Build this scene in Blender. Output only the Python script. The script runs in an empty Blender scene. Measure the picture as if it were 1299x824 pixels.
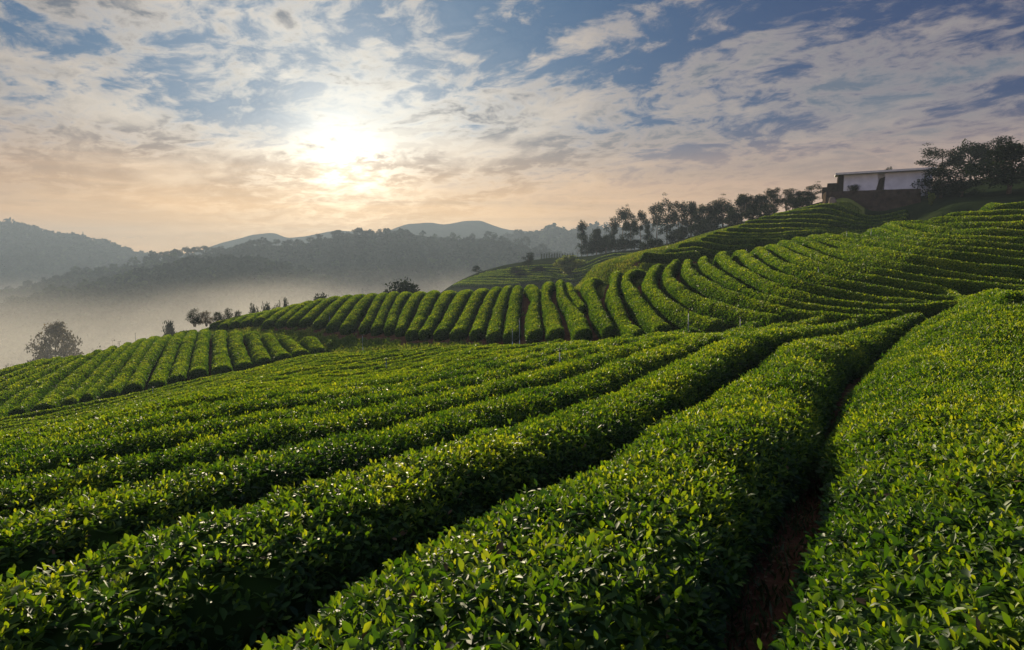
import bpy, math, random
import numpy as np
from mathutils import Vector

SC = bpy.context.scene
COL = SC.collection
rng = np.random.default_rng(11)
random.seed(5)
rad = math.radians

# ------------------------------------------------------------------ camera
FPX, CX, CY, HORIZ = 846.0, 649.5, 412.0, 330.0
PITCH = math.atan((CY - HORIZ) / FPX)
cd = bpy.data.cameras.new('camera')
cam = bpy.data.objects.new('camera', cd)
COL.objects.link(cam)
cd.sensor_fit = 'HORIZONTAL'
cd.sensor_width = 36.0
cd.lens = 36.0 * FPX / 1299.0
cd.clip_start = 0.05
cd.clip_end = 20000
cam.location = (0, 0, 0)
cam.rotation_euler = (rad(90) - PITCH, 0, 0)
SC.camera = cam

# ------------------------------------------------------------------ exposure
SC.view_settings.view_transform = 'Standard'
SC.view_settings.look = 'None'
SC.view_settings.gamma = 1
SC.view_settings.use_curve_mapping = False
EXPO, SKY_STRENGTH = 1.2, 0.08
SC.view_settings.exposure = EXPO
SC.render.engine = 'CYCLES'
SC.cycles.use_denoising = True
SC.cycles.max_bounces = 8
SC.cycles.diffuse_bounces = 3
SC.cycles.glossy_bounces = 2
SC.cycles.transmission_bounces = 4
SC.cycles.volume_bounces = 2
SC.cycles.transparent_max_bounces = 8
SC.cycles.sample_clamp_indirect = 6.0
SC.cycles.sample_clamp_direct = 4.0
SC.cycles.volume_step_rate = 0.35

# ------------------------------------------------------------------ sun and sky
SUN_AZ, SUN_EL = rad(-13.9), rad(12.0)
SUN = Vector((math.sin(SUN_AZ) * math.cos(SUN_EL), math.cos(SUN_AZ) * math.cos(SUN_EL), math.sin(SUN_EL)))
sl = bpy.data.lights.new('sun', 'SUN')
sl.energy = 5.0
sl.angle = rad(0.5)
sl.color = (1.0, 0.84, 0.58)
so = bpy.data.objects.new('sun', sl)
COL.objects.link(so)
so.location = SUN * 50
so.rotation_euler = SUN.to_track_quat('Z', 'Y').to_euler()


class NT:
    """little helper to wire shader nodes"""
    def __init__(self, tree):
        self.t = tree
        self.n = tree.nodes
        self.l = tree.links

    def node(self, kind, **kw):
        nd = self.n.new(kind)
        for k, v in kw.items():
            setattr(nd, k, v)
        return nd

    def put(self, sock, v):
        if isinstance(v, bpy.types.NodeSocket):
            self.l.new(v, sock)
        else:
            if hasattr(sock.default_value, '__len__') and not hasattr(v, '__len__'):
                v = (v,) * len(sock.default_value)
            if hasattr(sock.default_value, '__len__') and len(sock.default_value) == 4 and len(v) == 3:
                v = tuple(v) + (1.0,)
            sock.default_value = v

    def math(self, op, a, b=0.0, c=0.0, clamp=False):
        nd = self.node('ShaderNodeMath', operation=op, use_clamp=clamp)
        for i, v in enumerate((a, b, c)):
            self.put(nd.inputs[i], v)
        return nd.outputs[0]

    def vmath(self, op, a, b=(0, 0, 0)):
        nd = self.node('ShaderNodeVectorMath', operation=op)
        self.put(nd.inputs[0], a)
        self.put(nd.inputs[1], b)
        return nd.outputs['Value'] if op in ('DOT_PRODUCT', 'LENGTH') else nd.outputs[0]

    def scale(self, a, f):
        nd = self.node('ShaderNodeVectorMath', operation='SCALE')
        self.put(nd.inputs[0], a)
        self.put(nd.inputs['Scale'], f)
        return nd.outputs[0]

    def mix(self, f, a, b, blend='MIX'):
        nd = self.node('ShaderNodeMix', data_type='RGBA', blend_type=blend)
        self.put(nd.inputs['Factor'], f)
        self.put(nd.inputs['A'], a)
        self.put(nd.inputs['B'], b)
        return nd.outputs['Result']

    def ss(self, v, lo, hi, a=0.0, b=1.0):
        nd = self.node('ShaderNodeMapRange', interpolation_type='SMOOTHSTEP')
        self.put(nd.inputs['Value'], v)
        nd.inputs['From Min'].default_value = lo
        nd.inputs['From Max'].default_value = hi
        nd.inputs['To Min'].default_value = a
        nd.inputs['To Max'].default_value = b
        return nd.outputs[0]

    def noise(self, vec, scale, detail=4, rough=0.5, dist=0.0, lac=2.0):
        nd = self.node('ShaderNodeTexNoise')
        if vec is not None:
            self.put(nd.inputs['Vector'], vec)
        nd.inputs['Scale'].default_value = scale
        nd.inputs['Detail'].default_value = detail
        nd.inputs['Roughness'].default_value = rough
        nd.inputs['Lacunarity'].default_value = lac
        nd.inputs['Distortion'].default_value = dist
        return nd.outputs['Fac']

    def comb(self, x, y, z):
        nd = self.node('ShaderNodeCombineXYZ')
        for i, v in enumerate((x, y, z)):
            self.put(nd.inputs[i], v)
        return nd.outputs[0]


W = bpy.data.worlds.new('World')
SC.world = W
W.use_nodes = True
W.node_tree.nodes.clear()
g = NT(W.node_tree)
out = g.node('ShaderNodeOutputWorld')
bg = g.node('ShaderNodeBackground')
g.l.new(bg.outputs[0], out.inputs['Surface'])
bg.inputs['Strength'].default_value = SKY_STRENGTH
sky = g.node('ShaderNodeTexSky', sky_type='NISHITA')
sky.sun_disc = False
sky.sun_elevation = SUN_EL
sky.sun_rotation = SUN_AZ % (2 * math.pi)
sky.altitude = 600
sky.air_density = 1.0
sky.dust_density = 1.2
sky.ozone_density = 1.5
tc = g.node('ShaderNodeTexCoord')
D = tc.outputs['Generated']
sx = g.node('ShaderNodeSeparateXYZ')
g.l.new(D, sx.inputs[0])
dx, dy, dz = sx.outputs
zc = g.math('MAXIMUM', dz, 0.0)
inv = g.math('DIVIDE', 1.0, g.math('ADD', zc, 0.17))
q = g.comb(g.math('MULTIPLY', dx, inv), g.math('MULTIPLY', dy, inv), 0.0)
# the cloud sheet is skewed a little so that its streaks lean like the wind
qs = g.comb(g.math('ADD', g.math('MULTIPLY', dx, inv), g.math('MULTIPLY', g.math('MULTIPLY', dy, inv), 0.22)),
            g.math('MULTIPLY', g.math('MULTIPLY', dy, inv), 0.92), 3.7)
warp = g.node('ShaderNodeTexNoise')
g.put(warp.inputs['Vector'], qs)
warp.inputs['Scale'].default_value = 2.2
warp.inputs['Detail'].default_value = 3
wv = g.scale(g.vmath('SUBTRACT', warp.outputs['Color'], (0.5, 0.5, 0.5)), 0.30)
qw = g.vmath('ADD', qs, wv)
n_big = g.noise(qw, 1.25, 3, 0.5)
n_mid = g.noise(qw, 4.7, 5, 0.58, 0.1)
n_fine = g.noise(qw, 12.0, 10, 0.66, 0.1)
n_thick = g.noise(g.vmath('ADD', qw, (0.09, -0.16, 5.0)), 2.6, 6, 0.55)
sd = g.vmath('DOT_PRODUCT', D, (math.sin(SUN_AZ) * math.cos(rad(8.2)), math.cos(SUN_AZ) * math.cos(rad(8.2)), math.sin(rad(8.2))))
sdc = g.math('MAXIMUM', sd, 0.0)
near = g.math('POWER', sdc, 9.0)
near2 = g.math('POWER', sdc, 38.0)
near3 = g.math('POWER', sdc, 210.0)
near4 = g.math('POWER', sdc, 700.0)
# colours below are written as they would show at this exposure (sRGB), and turned into sky radiance
GAIN = SKY_STRENGTH * 2 ** EXPO


def C(r, gr, b, k=1.0):
    return tuple(k * (v / 255 / 12.92 if v <= 10 else ((v / 255 + 0.055) / 1.055) ** 2.4) / GAIN for v in (r, gr, b))


# clear sky behind the clouds
left = g.ss(dx, 0.25, -0.45)
deep = g.mix(left, C(0, 46, 104), C(16, 68, 116))
deep = g.mix(near, deep, C(70, 124, 166))
blue = g.mix(0.85, g.scale(sky.outputs[0], 0.2), deep)
# coverage: broken sheet, thicker to the left and towards the low sky
cov = g.math('ADD', g.math('MULTIPLY', n_big, 0.42), g.math('ADD', g.math('MULTIPLY', n_mid, 0.46), g.math('MULTIPLY', n_fine, 0.36)))
cov = g.math('ADD', cov, g.ss(dz, 0.36, 0.10, -0.01, 0.06))
cov = g.math('ADD', cov, g.math('MULTIPLY', left, 0.06))
cov = g.math('ADD', cov, g.math('MULTIPLY', g.ss(dx, -0.05, 0.35), g.ss(dz, 0.12, 0.24, 0.0, -0.035)))
alpha = g.ss(cov, 0.575, 0.735)
thick = g.math('MULTIPLY', g.ss(cov, 0.635, 0.77), g.ss(n_thick, 0.34, 0.54, 0.3, 1.0))
lit = g.mix(left, C(166, 154, 150), C(182, 171, 162))
lit = g.mix(near, lit, C(248, 228, 202, 1.0))
lit = g.mix(near2, lit, C(255, 250, 236, 1.15))
dark = g.mix(left, C(80, 100, 124), C(46, 74, 102))
dark = g.mix(near, dark, C(108, 116, 130))
cl = g.mix(g.math('MULTIPLY', thick, 0.92), lit, dark)
base = g.mix(g.math('MULTIPLY', alpha, 0.94), blue, cl)
# low layer of haze that glows peach over the horizon
low = g.ss(dz, 0.20, 0.03)
peach = g.mix(g.math('POWER', sdc, 6.0), C(214, 166, 132), C(255, 198, 120, 1.25))
streak = g.noise(g.comb(g.math('MULTIPLY', dx, 2.4), g.math('MULTIPLY', dz, 30.0), 1.3), 1.5, 7, 0.6, 0.6)
peach = g.scale(peach, g.ss(streak, 0.28, 0.72, 0.82, 1.12))
base = g.mix(g.math('MULTIPLY', low, 0.90), base, peach)
# the veiled sun itself, broken by the thin cloud in front of it
veil = g.ss(g.math('ADD', g.math('MULTIPLY', n_mid, 0.5), g.math('MULTIPLY', n_fine, 0.5)), 0.38, 0.60, 1.0, 0.35)
hal = g.math('ADD', g.math('MULTIPLY', near2, 0.30), g.math('ADD', g.math('MULTIPLY', near3, 0.46), g.math('MULTIPLY', near4, 1.1)))
base = g.vmath('ADD', base, g.scale(tuple(v / GAIN for v in (1.0, 0.90, 0.70)), g.math('MULTIPLY', hal, veil)))
# front-lit sky behind the camera and overhead, boosted as added fill for hedge sides
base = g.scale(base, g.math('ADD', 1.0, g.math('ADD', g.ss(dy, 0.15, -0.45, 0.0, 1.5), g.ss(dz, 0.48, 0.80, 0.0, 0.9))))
# under the horizon: dim ground light
base = g.mix(g.ss(dz, 0.0, -0.05), base, C(70, 80, 60))
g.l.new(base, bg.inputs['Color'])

# ------------------------------------------------------------------ picture -> place
def P(px, py, Y):
    """the point at depth Y metres in front of the camera seen at photo pixel (px, py)"""
    a, b = (px - CX) / FPX, (CY - py) / FPX
    d = np.array([a, math.cos(PITCH) + b * math.sin(PITCH), -math.sin(PITCH) + b * math.cos(PITCH)])
    return d * (Y / d[1])


def ray(px, py):
    return P(px, py, 1.0)


# ------------------------------------------------------------------ terrain
HH = 0.85        # height of a hedge
CT = []          # u, Y, z of the hedge-top surface


def ct(px, py, Y, ground=False):
    p = P(px, py, Y)
    CT.append((p[0] / Y, Y, p[2] + (HH if ground else 0)))


def cw(u, Y, z):
    CT.append((u, Y, z + HH))


for Y in (1.2, 3.0, 7.0, 12.0):
    for u in (-1.0, -0.6, -0.2, 0.15, 0.4):
        CT.append((u, Y, -1.2 + 0.07 * u * Y - 0.11 * Y))
for Y in (1.2, 3.0, 5.0):
    for u in (0.7, 1.1):
        CT.append((u, Y, -1.2 + 0.07 * u * Y - 0.11 * Y))
for a in ((1299, 520, 6.8), (1299, 440, 13), (1299, 372, 22), (1230, 385, 24), (1180, 396, 27), (1100, 446, 20)):
    ct(*a)
# right hill face
HILL = [(780, 421, 41, 347, 65), (850, 414, 38, 334, 64), (920, 413, 35, 321.5, 65), (1000, 411, 32, 306, 66), (1070, 398, 33, 297.5, 67), (1130, 389, 34, 285, 68),
        (1200, 380, 35, 273, 68.5), (1250, 371, 36, 263, 69), (1299, 366, 36, 255, 70), (1400, 358, 36, 240, 72)]
for (px, pb, Yb, pt, Yt) in HILL:
    zb_, zt_ = P(px, pb, Yb)[2], P(px, pt, Yt)[2]
    for t in (0.0, 0.25, 0.5, 0.75, 1.0):
        CT.append((ray(px, 330)[0], Yb + (Yt - Yb) * t, zb_ + (zt_ - zb_) * t * (1 + 0.30 * (1 - t))))
    CT.append((ray(px, 330)[0], Yt + 8, zt_ - 1.5))
for a in (
          (700, 425, 45), (700, 390, 56), (700, 358, 71), (600, 426, 52), (600, 396, 63), (600, 367.5, 79),
          (500, 418, 61), (500, 394, 71), (500, 371, 86), (430, 413, 67), (430, 375.5, 90), (340, 409, 75), (340, 394, 90), (270, 413, 82), (270, 408, 88)):
    ct(*a)
# left block
for a in ((20, 522, 38), (132, 498, 44), (220, 477, 49), (310, 463, 53), (400, 443, 58.5),
          (0, 463, 59), (100, 447, 65), (180, 431, 72), (250, 419, 77), (330, 422, 68), (390, 428, 64), (-120, 480, 55), (-120, 540, 36)):
    ct(*a)
# the near field rolling over to the lower rows
for a in ((0, 552, 20), (0, 550, 26), (0, 540, 31), (0, 531, 35), (200, 511, 19), (200, 510, 26), (200, 505, 33), (200, 497, 40), (200, 486, 46),
          (300, 493, 22), (300, 490, 30), (300, 476, 41), (400, 480, 26), (400, 464, 37), (400, 450, 50), (480, 435, 57), (480, 450, 45), (480, 470, 32),
          (600, 431, 49), (600, 445, 35), (600, 460, 25), (700, 428, 43), (700, 440, 31), (700, 455, 22), (830, 418, 36.5), (830, 428, 27), (830, 445, 20),
          (1000, 412, 29.5), (1000, 428, 20)):
    ct(*a)
# behind the crest the land falls away
SIL = [(0, 463, 59), (60, 451, 62), (140, 436, 69), (200, 426, 74), (260, 411, 85), (330, 394.5, 90), (430, 375.5, 90), (500, 371, 86), (600, 367.5, 79),
       (700, 358, 71), (760, 351, 66), (800, 343, 64), (850, 334, 62), (920, 321, 64), (1000, 306, 66), (1070, 297, 67), (1130, 285, 67), (1250, 263, 68), (1299, 255, 69)]
for (px, py, Y) in ((650, 363, 75), (550, 369.5, 82.5), (380, 385, 90), ):
    ct(px, py, Y)
for (px, py, Y) in ((650, 393, 60), (550, 396, 67), (650, 425.5, 49)):
    ct(px, py, Y)
SIL += [(650, 363, 75), (550, 369.5, 82.5), (380, 385, 90)]
for (px, py, Y) in SIL:
    if px < 750:
        p = P(px, py, Y)
        for dY, dzz in ((10, 1.8), (28, 8.0)):
            u, v = p[0] / Y, p[2] / Y
            CT.append((u, Y + dY, p[2] - dzz))
# valley
for u in (-1.3, -0.9, -0.55, -0.28, -0.19):
    cw(u, 140, -26); cw(u, 210, -48); cw(u, 320, -60); cw(u, 700, -60)
for u in (0.05, 0.25, 0.5, 0.9, 1.4):
    cw(u, 420, -55); cw(u, 700, -60)
# terraced hill on the right, shelf of the shed, hill with the tree line
for a in ((812, 328, 82), (880, 327, 80), (960, 327, 78), (1050, 312, 76), (1000, 301, 88), (1100, 296, 92), (1000, 283, 101), (1100, 282, 103), (1030, 269, 110), (1100, 269, 111), (1150, 285, 92),
          (940, 289, 100), (905, 300, 92), (870, 312, 88), (1160, 268, 105), (1200, 280, 82), (1200, 252, 108), (1260, 246, 102), (1299, 238, 102), (1250, 274, 82), (1299, 266, 83), (1400, 250, 86), (1400, 225, 104),
          (775, 337, 86), (750, 345, 92),
          (1040, 257, 140), (960, 280, 155), (900, 295, 172), (850, 309, 192), (900, 312, 130)):
    ct(*a, ground=True)
for a in ((1075, 241, 119), (1165, 241, 119), (1100, 241, 128), (1220, 236, 125), (1299, 222, 125), (1150, 241, 140), (1060, 252, 126)):
    ct(*a, ground=True)
for (px, ps) in ((520, 402), (545, 381), (570, 363), (605, 346), (640, 336), (670, 330.5), (700, 326.5), (735, 325)):
    for (Y, dpy) in ((150, 50), (175, 28), (200, 11), (225, 0), (250, 9), (285, 30)):
        ct(px, ps + dpy, Y, ground=True)
for (px, ps) in ((765, 321), (795, 317.5), (825, 314)):
    for (Y, dpy) in ((150, 26), (175, 14), (212, 0), (240, 10), (280, 32)):
        ct(px, ps + dpy, Y, ground=True)
for a in ((800, 327, 88), (800, 334, 110), (840, 322, 105), (850, 326, 130)):
    ct(*a, ground=True)
for (u, z) in ((0.3, -8), (0.35, -3), (0.55, 2), (0.8, 6), (1.1, 8)):
    cw(u, 300, z)
CT = np.array(CT)


def _feat(u, Y):
    return np.stack([np.asarray(u) * 3.0, np.log(np.asarray(Y))], -1)


_cp = _feat(CT[:, 0], CT[:, 1])
_cv = (CT[:, 2] + 1.2) / CT[:, 1]


def _tps(r2):
    return 0.5 * r2 * np.log(np.maximum(r2, 1e-12))


_n = len(_cp)
_K = _tps(((_cp[:, None] - _cp[None]) ** 2).sum(-1)) + np.eye(_n) * 4e-4
_Pm = np.concatenate([np.ones((_n, 1)), _cp], 1)
_A = np.block([[_K, _Pm], [_Pm.T, np.zeros((3, 3))]])
_w = np.linalg.solve(_A, np.concatenate([_cv, np.zeros(3)]))


def top(x, y):
    """height of the surface that the hedge tops follow"""
    x = np.asarray(x, float); y = np.asarray(y, float)
    Yc = np.clip(y, 1.2, 700.0)
    uc = np.clip(x / np.maximum(y, 1.2), -1.5, 1.6)
    f = _feat(uc, Yc)
    sh = f.shape[:-1]
    f = f.reshape(-1, 2)
    res = np.empty(len(f))
    for i in range(0, len(f), 20000):
        b = f[i:i + 20000]
        r2 = ((b[:, None] - _cp[None]) ** 2).sum(-1)
        res[i:i + 20000] = _tps(r2) @ _w[:_n] + _w[_n] + b @ _w[_n + 1:]
    z = res.reshape(sh) * Yc - 1.2
    flat = -1.2 + 0.07 * x - 0.11 * y
    k = np.clip((y - 1.0) / 2.0, 0, 1)
    z = flat * (1 - k) + z * k
    far = np.clip((y - 420) / 250.0, 0, 1)
    return z * (1 - far) + (-60 + HH) * far


def ground(x, y):
    return top(x, y) - HH


def cast(px, py, lift=0.0, y0=1.5, y1=300.0, ytop=None):
    """where the line of sight through a photo pixel meets the hedge-top surface"""
    d = ray(px, py)
    Y = np.exp(np.linspace(math.log(y0), math.log(y1), 1400))
    c = d[2] * Y - (top(d[0] * Y, Y) + lift)
    i = np.where(c <= 0)[0]
    if len(i):
        k = i[0]
        if k == 0:
            return d * Y[0]
        t = c[k - 1] / (c[k - 1] - c[k])
        return d * (Y[k - 1] + t * (Y[k] - Y[k - 1]))
    return d * (ytop or Y[np.argmin(c / Y)])

# ------------------------------------------------------------------ small tools
ORD = ('first second third fourth fifth sixth seventh eighth ninth tenth eleventh twelfth thirteenth fourteenth fifteenth sixteenth '
       'seventeenth eighteenth nineteenth twentieth').split()
ORD += ['twenty-' + o for o in ORD[:9]] + ['thirtieth'] + ['thirty-' + o for o in ORD[:9]]


def tag(o, label=None, cat=None, group=None, kind=None):
    if label: o['label'] = label
    if cat: o['category'] = cat
    if group: o['group'] = group
    if kind: o['kind'] = kind
    return o


def empty(name, loc, rz=0.0):
    o = bpy.data.objects.new(name, None)
    o.empty_display_size = 0.3
    o.location = loc
    o.rotation_euler = (0, 0, rz)
    COL.objects.link(o)
    return o


def vnoise(p, seed=0):
    """smooth value noise on an (n, 3) array, -1..1"""
    p = np.asarray(p, float)
    i = np.floor(p).astype(np.int64)
    f = p - i
    f = f * f * (3 - 2 * f)
    res = np.zeros(len(p))
    for c in range(8):
        o = np.array([c & 1, (c >> 1) & 1, (c >> 2) & 1])
        k = i + o
        h = (k[:, 0] * 374761393 + k[:, 1] * 668265263 + k[:, 2] * 2147483647 + seed * 1274126177) & 0xFFFFFFFF
        h = ((h ^ (h >> 13)) * 1274126177) & 0xFFFFFFFF
        h = (h ^ (h >> 16)) & 0xFFFF
        wgt = np.prod(np.where(o, f, 1 - f), axis=1)
        res += wgt * (h / 32767.5 - 1)
    return res


def mesh_from(name, V, tris=None, quads=None, mats=(), mat_tri=None, mat_quad=None, tone=None, smooth=True):
    V = np.asarray(V, np.float32)
    nt = 0 if tris is None else len(tris)
    nq = 0 if quads is None else len(quads)
    me = bpy.data.meshes.new(name)
    me.vertices.add(len(V))
    me.vertices.foreach_set('co', V.ravel())
    loops = []
    if nq: loops.append(np.asarray(quads, np.int32).ravel())
    if nt: loops.append(np.asarray(tris, np.int32).ravel())
    L = np.concatenate(loops)
    me.loops.add(len(L))
    me.loops.foreach_set('vertex_index', L)
    me.polygons.add(nq + nt)
    starts = np.concatenate([np.arange(nq) * 4, nq * 4 + np.arange(nt) * 3]).astype(np.int32)
    me.polygons.foreach_set('loop_start', starts)
    if mat_tri is not None or mat_quad is not None:
        mi = np.concatenate([np.full(nq, 0) if mat_quad is None else np.broadcast_to(mat_quad, nq),
                             np.full(nt, 0) if mat_tri is None else np.broadcast_to(mat_tri, nt)]).astype(np.int32)
        me.polygons.foreach_set('material_index', mi)
    me.polygons.foreach_set('use_smooth', np.full(nq + nt, smooth))
    for m in mats:
        me.materials.append(m)
    if tone is not None:
        a = me.attributes.new('tone', 'FLOAT', 'POINT')
        a.data.foreach_set('value', np.asarray(tone, np.float32))
    me.update()
    me.validate()
    return me


def obj(name, me, parent=None, loc=None):
    o = bpy.data.objects.new(name, me)
    COL.objects.link(o)
    if parent: o.parent = parent
    if loc is not None: o.location = loc
    return o


def grid_faces(n, m, off=0, wrap=False):
    i = np.arange(n - 1)[:, None]
    j = np.arange(m - (0 if wrap else 1))[None]
    j2 = (j + 1) % m
    a = i * m + j
    return np.stack([a, i * m + j2, (i + 1) * m + j2, (i + 1) * m + j], -1).reshape(-1, 4) + off


def unit(a):
    return a / np.maximum(np.linalg.norm(a, axis=-1, keepdims=True), 1e-9)


def catmull(pts, step):
    pts = np.asarray(pts, float)
    if len(pts) == 2:
        n = max(2, int(np.linalg.norm(pts[1] - pts[0]) / step))
        return pts[0] + (pts[1] - pts[0]) * np.linspace(0, 1, n)[:, None]
    ext = np.concatenate([[2 * pts[0] - pts[1]], pts, [2 * pts[-1] - pts[-2]]])
    res = []
    for k in range(len(pts) - 1):
        p0, p1, p2, p3 = ext[k:k + 4]
        t = np.linspace(0, 1, 24, endpoint=False)[:, None]
        res.append(0.5 * (2 * p1 + (p2 - p0) * t + (2 * p0 - 5 * p1 + 4 * p2 - p3) * t ** 2 + (3 * p1 - p0 - 3 * p2 + p3) * t ** 3))
    res = np.concatenate(res + [pts[-1:]])
    s = np.concatenate([[0], np.cumsum(np.linalg.norm(np.diff(res, axis=0), axis=1))])
    q_ = np.linspace(0, s[-1], max(3, int(s[-1] / step) + 1))
    return np.stack([np.interp(q_, s, res[:, c]) for c in range(res.shape[1])], 1)


def smooth_path(p, n=2):
    for _ in range(n):
        p = np.concatenate([p[:1], (p[:-2] + 2 * p[1:-1] + p[2:]) / 4, p[-1:]])
    return p


def tube(path, radii, sides=6):
    path = np.asarray(path, float)
    n = len(path)
    t = unit(np.gradient(path, axis=0))
    ref = np.where(np.abs(t[:, 2:3]) > 0.9, [[1.0, 0, 0]], [[0, 0, 1.0]])
    a = unit(np.cross(t, ref)); b = np.cross(t, a)
    ang = np.linspace(0, 2 * math.pi, sides, endpoint=False)
    V = path[:, None] + np.asarray(radii)[:, None, None] * (np.cos(ang)[None, :, None] * a[:, None] + np.sin(ang)[None, :, None] * b[:, None])
    V = np.concatenate([V.reshape(-1, 3), path[:1], path[-1:]])
    Q = grid_faces(n, sides, 0, True)
    k = np.arange(sides); k2 = (k + 1) % sides
    T = np.concatenate([np.stack([k2, k, np.full(sides, n * sides)], 1), np.stack([k + (n - 1) * sides, k2 + (n - 1) * sides, np.full(sides, n * sides + 1)], 1)])
    return V, Q, T


class Acc:
    """collects vertices and faces into one mesh"""
    def __init__(self):
        self.V, self.Q, self.T, self.tone, self.qm, self.tm, self.n = [], [], [], [], [], [], 0

    def add(self, V, Q=None, T=None, tone=0.5, mat=0):
        if Q is not None and len(Q):
            self.Q.append(np.asarray(Q) + self.n); self.qm.append(np.full(len(Q), mat))
        if T is not None and len(T):
            self.T.append(np.asarray(T) + self.n); self.tm.append(np.full(len(T), mat))
        self.V.append(np.asarray(V)); self.tone.append(np.broadcast_to(tone, len(V)))
        self.n += len(V)
        return self

    def box(self, lo, hi, mat=0, rot=None):
        x0, y0, z0 = lo; x1, y1, z1 = hi
        V = np.array([[x0, y0, z0], [x1, y0, z0], [x1, y1, z0], [x0, y1, z0], [x0, y0, z1], [x1, y0, z1], [x1, y1, z1], [x0, y1, z1]], float)
        Q = [[0, 3, 2, 1], [4, 5, 6, 7], [0, 1, 5, 4], [1, 2, 6, 5], [2, 3, 7, 6], [3, 0, 4, 7]]
        return self.add(V, Q, mat=mat)

    def mesh(self, name, mats, smooth=True):
        return mesh_from(name, np.concatenate(self.V), np.concatenate(self.T) if self.T else None, np.concatenate(self.Q) if self.Q else None, mats,
                         np.concatenate(self.tm) if self.tm else None, np.concatenate(self.qm) if self.qm else None, np.concatenate(self.tone), smooth)


# ------------------------------------------------------------------ materials
def material(name):
    m = bpy.data.materials.new(name)
    m.use_nodes = True
    m.node_tree.nodes.clear()
    g = NT(m.node_tree)
    g.out = g.node('ShaderNodeOutputMaterial')
    return m, g


def ramp(g, fac, stops):
    nd = g.node('ShaderNodeValToRGB')
    g.put(nd.inputs[0], fac)
    el = nd.color_ramp.elements
    while len(el) < len(stops):
        el.new(0.5)
    for e, (p, c) in zip(el, stops):
        e.position = p
        e.color = tuple(c) + (1,)
    return nd.outputs[0]


def principled(g, color, rough=0.6, spec=0.5, bump=None, bstr=0.3, bdist=0.02):
    p = g.node('ShaderNodeBsdfPrincipled')
    g.put(p.inputs['Base Color'], color)
    g.put(p.inputs['Roughness'], rough)
    p.inputs['Specular IOR Level'].default_value = spec
    if bump is not None:
        b = g.node('ShaderNodeBump')
        b.inputs['Strength'].default_value = bstr
        b.inputs['Distance'].default_value = bdist
        g.l.new(bump, b.inputs['Height'])
        g.l.new(b.outputs[0], p.inputs['Normal'])
    return p.outputs[0]


def objpos(g):
    return g.node('ShaderNodeTexCoord').outputs['Object']


def geopos(g):
    return g.node('ShaderNodeNewGeometry').outputs['Position']


def leaf_material(name, stops, trans=0.38, tint=(1.5, 1.25, 0.35), rough=0.36, patch=0.35, spec=0.5):
    m, g = material(name)
    a = g.node('ShaderNodeAttribute', attribute_name='tone')
    pos = geopos(g)
    t = g.math('ADD', a.outputs['Fac'], g.math('MULTIPLY', g.math('SUBTRACT', g.noise(pos, patch, 3, 0.6), 0.5), 0.5))
    c = ramp(g, t, stops)
    p = principled(g, c, rough, spec)
    tr = g.node('ShaderNodeBsdfTranslucent')
    g.l.new(g.vmath('MULTIPLY', c, tint), tr.inputs['Color'])
    mx = g.node('ShaderNodeMixShader')
    mx.inputs[0].default_value = trans
    g.l.new(p, mx.inputs[1]); g.l.new(tr.outputs[0], mx.inputs[2])
    g.l.new(mx.outputs[0], g.out.inputs['Surface'])
    return m


M = {}
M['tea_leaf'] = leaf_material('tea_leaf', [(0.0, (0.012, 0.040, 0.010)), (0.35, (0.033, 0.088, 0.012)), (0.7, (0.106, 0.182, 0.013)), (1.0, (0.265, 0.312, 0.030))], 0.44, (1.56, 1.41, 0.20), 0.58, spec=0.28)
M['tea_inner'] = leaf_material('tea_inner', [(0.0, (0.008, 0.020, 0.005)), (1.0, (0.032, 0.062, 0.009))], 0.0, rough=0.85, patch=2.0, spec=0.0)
M['tree_leaf'] = leaf_material('tree_leaf', [(0.0, (0.007, 0.015, 0.009)), (0.5, (0.012, 0.024, 0.010)), (1.0, (0.030, 0.050, 0.015))], 0.10, rough=0.8, spec=0.0)
M['brown_leaf'] = leaf_material('brown_leaf', [(0.0, (0.020, 0.018, 0.010)), (0.5, (0.05, 0.045, 0.020)), (1.0, (0.13, 0.09, 0.035))], 0.2, rough=0.5)
M['forest_leaf'] = leaf_material('forest_leaf', [(0.0, (0.008, 0.018, 0.010)), (0.6, (0.018, 0.036, 0.016)), (1.0, (0.045, 0.075, 0.022))], 0.05, rough=0.9, patch=0.02, spec=0.0)
M['grass'] = leaf_material('grass', [(0.0, (0.045, 0.095, 0.014)), (0.55, (0.115, 0.185, 0.028)), (1.0, (0.27, 0.26, 0.08))], 0.35, rough=0.6, patch=0.25, spec=0.1)
M['grass_dark'] = leaf_material('grass_dark', [(0.0, (0.015, 0.032, 0.008)), (0.6, (0.04, 0.07, 0.012)), (1.0, (0.10, 0.085, 0.03))], 0.3, rough=0.6, patch=1.5)

m, g = material('bark')
n = g.noise(objpos(g), 6.0, 6, 0.6)
g.l.new(principled(g, ramp(g, n, [(0.3, (0.035, 0.026, 0.018)), (0.7, (0.11, 0.085, 0.062))]), 0.85, 0.2, n, 0.5, 0.05), g.out.inputs['Surface'])
M['bark'] = m

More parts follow.
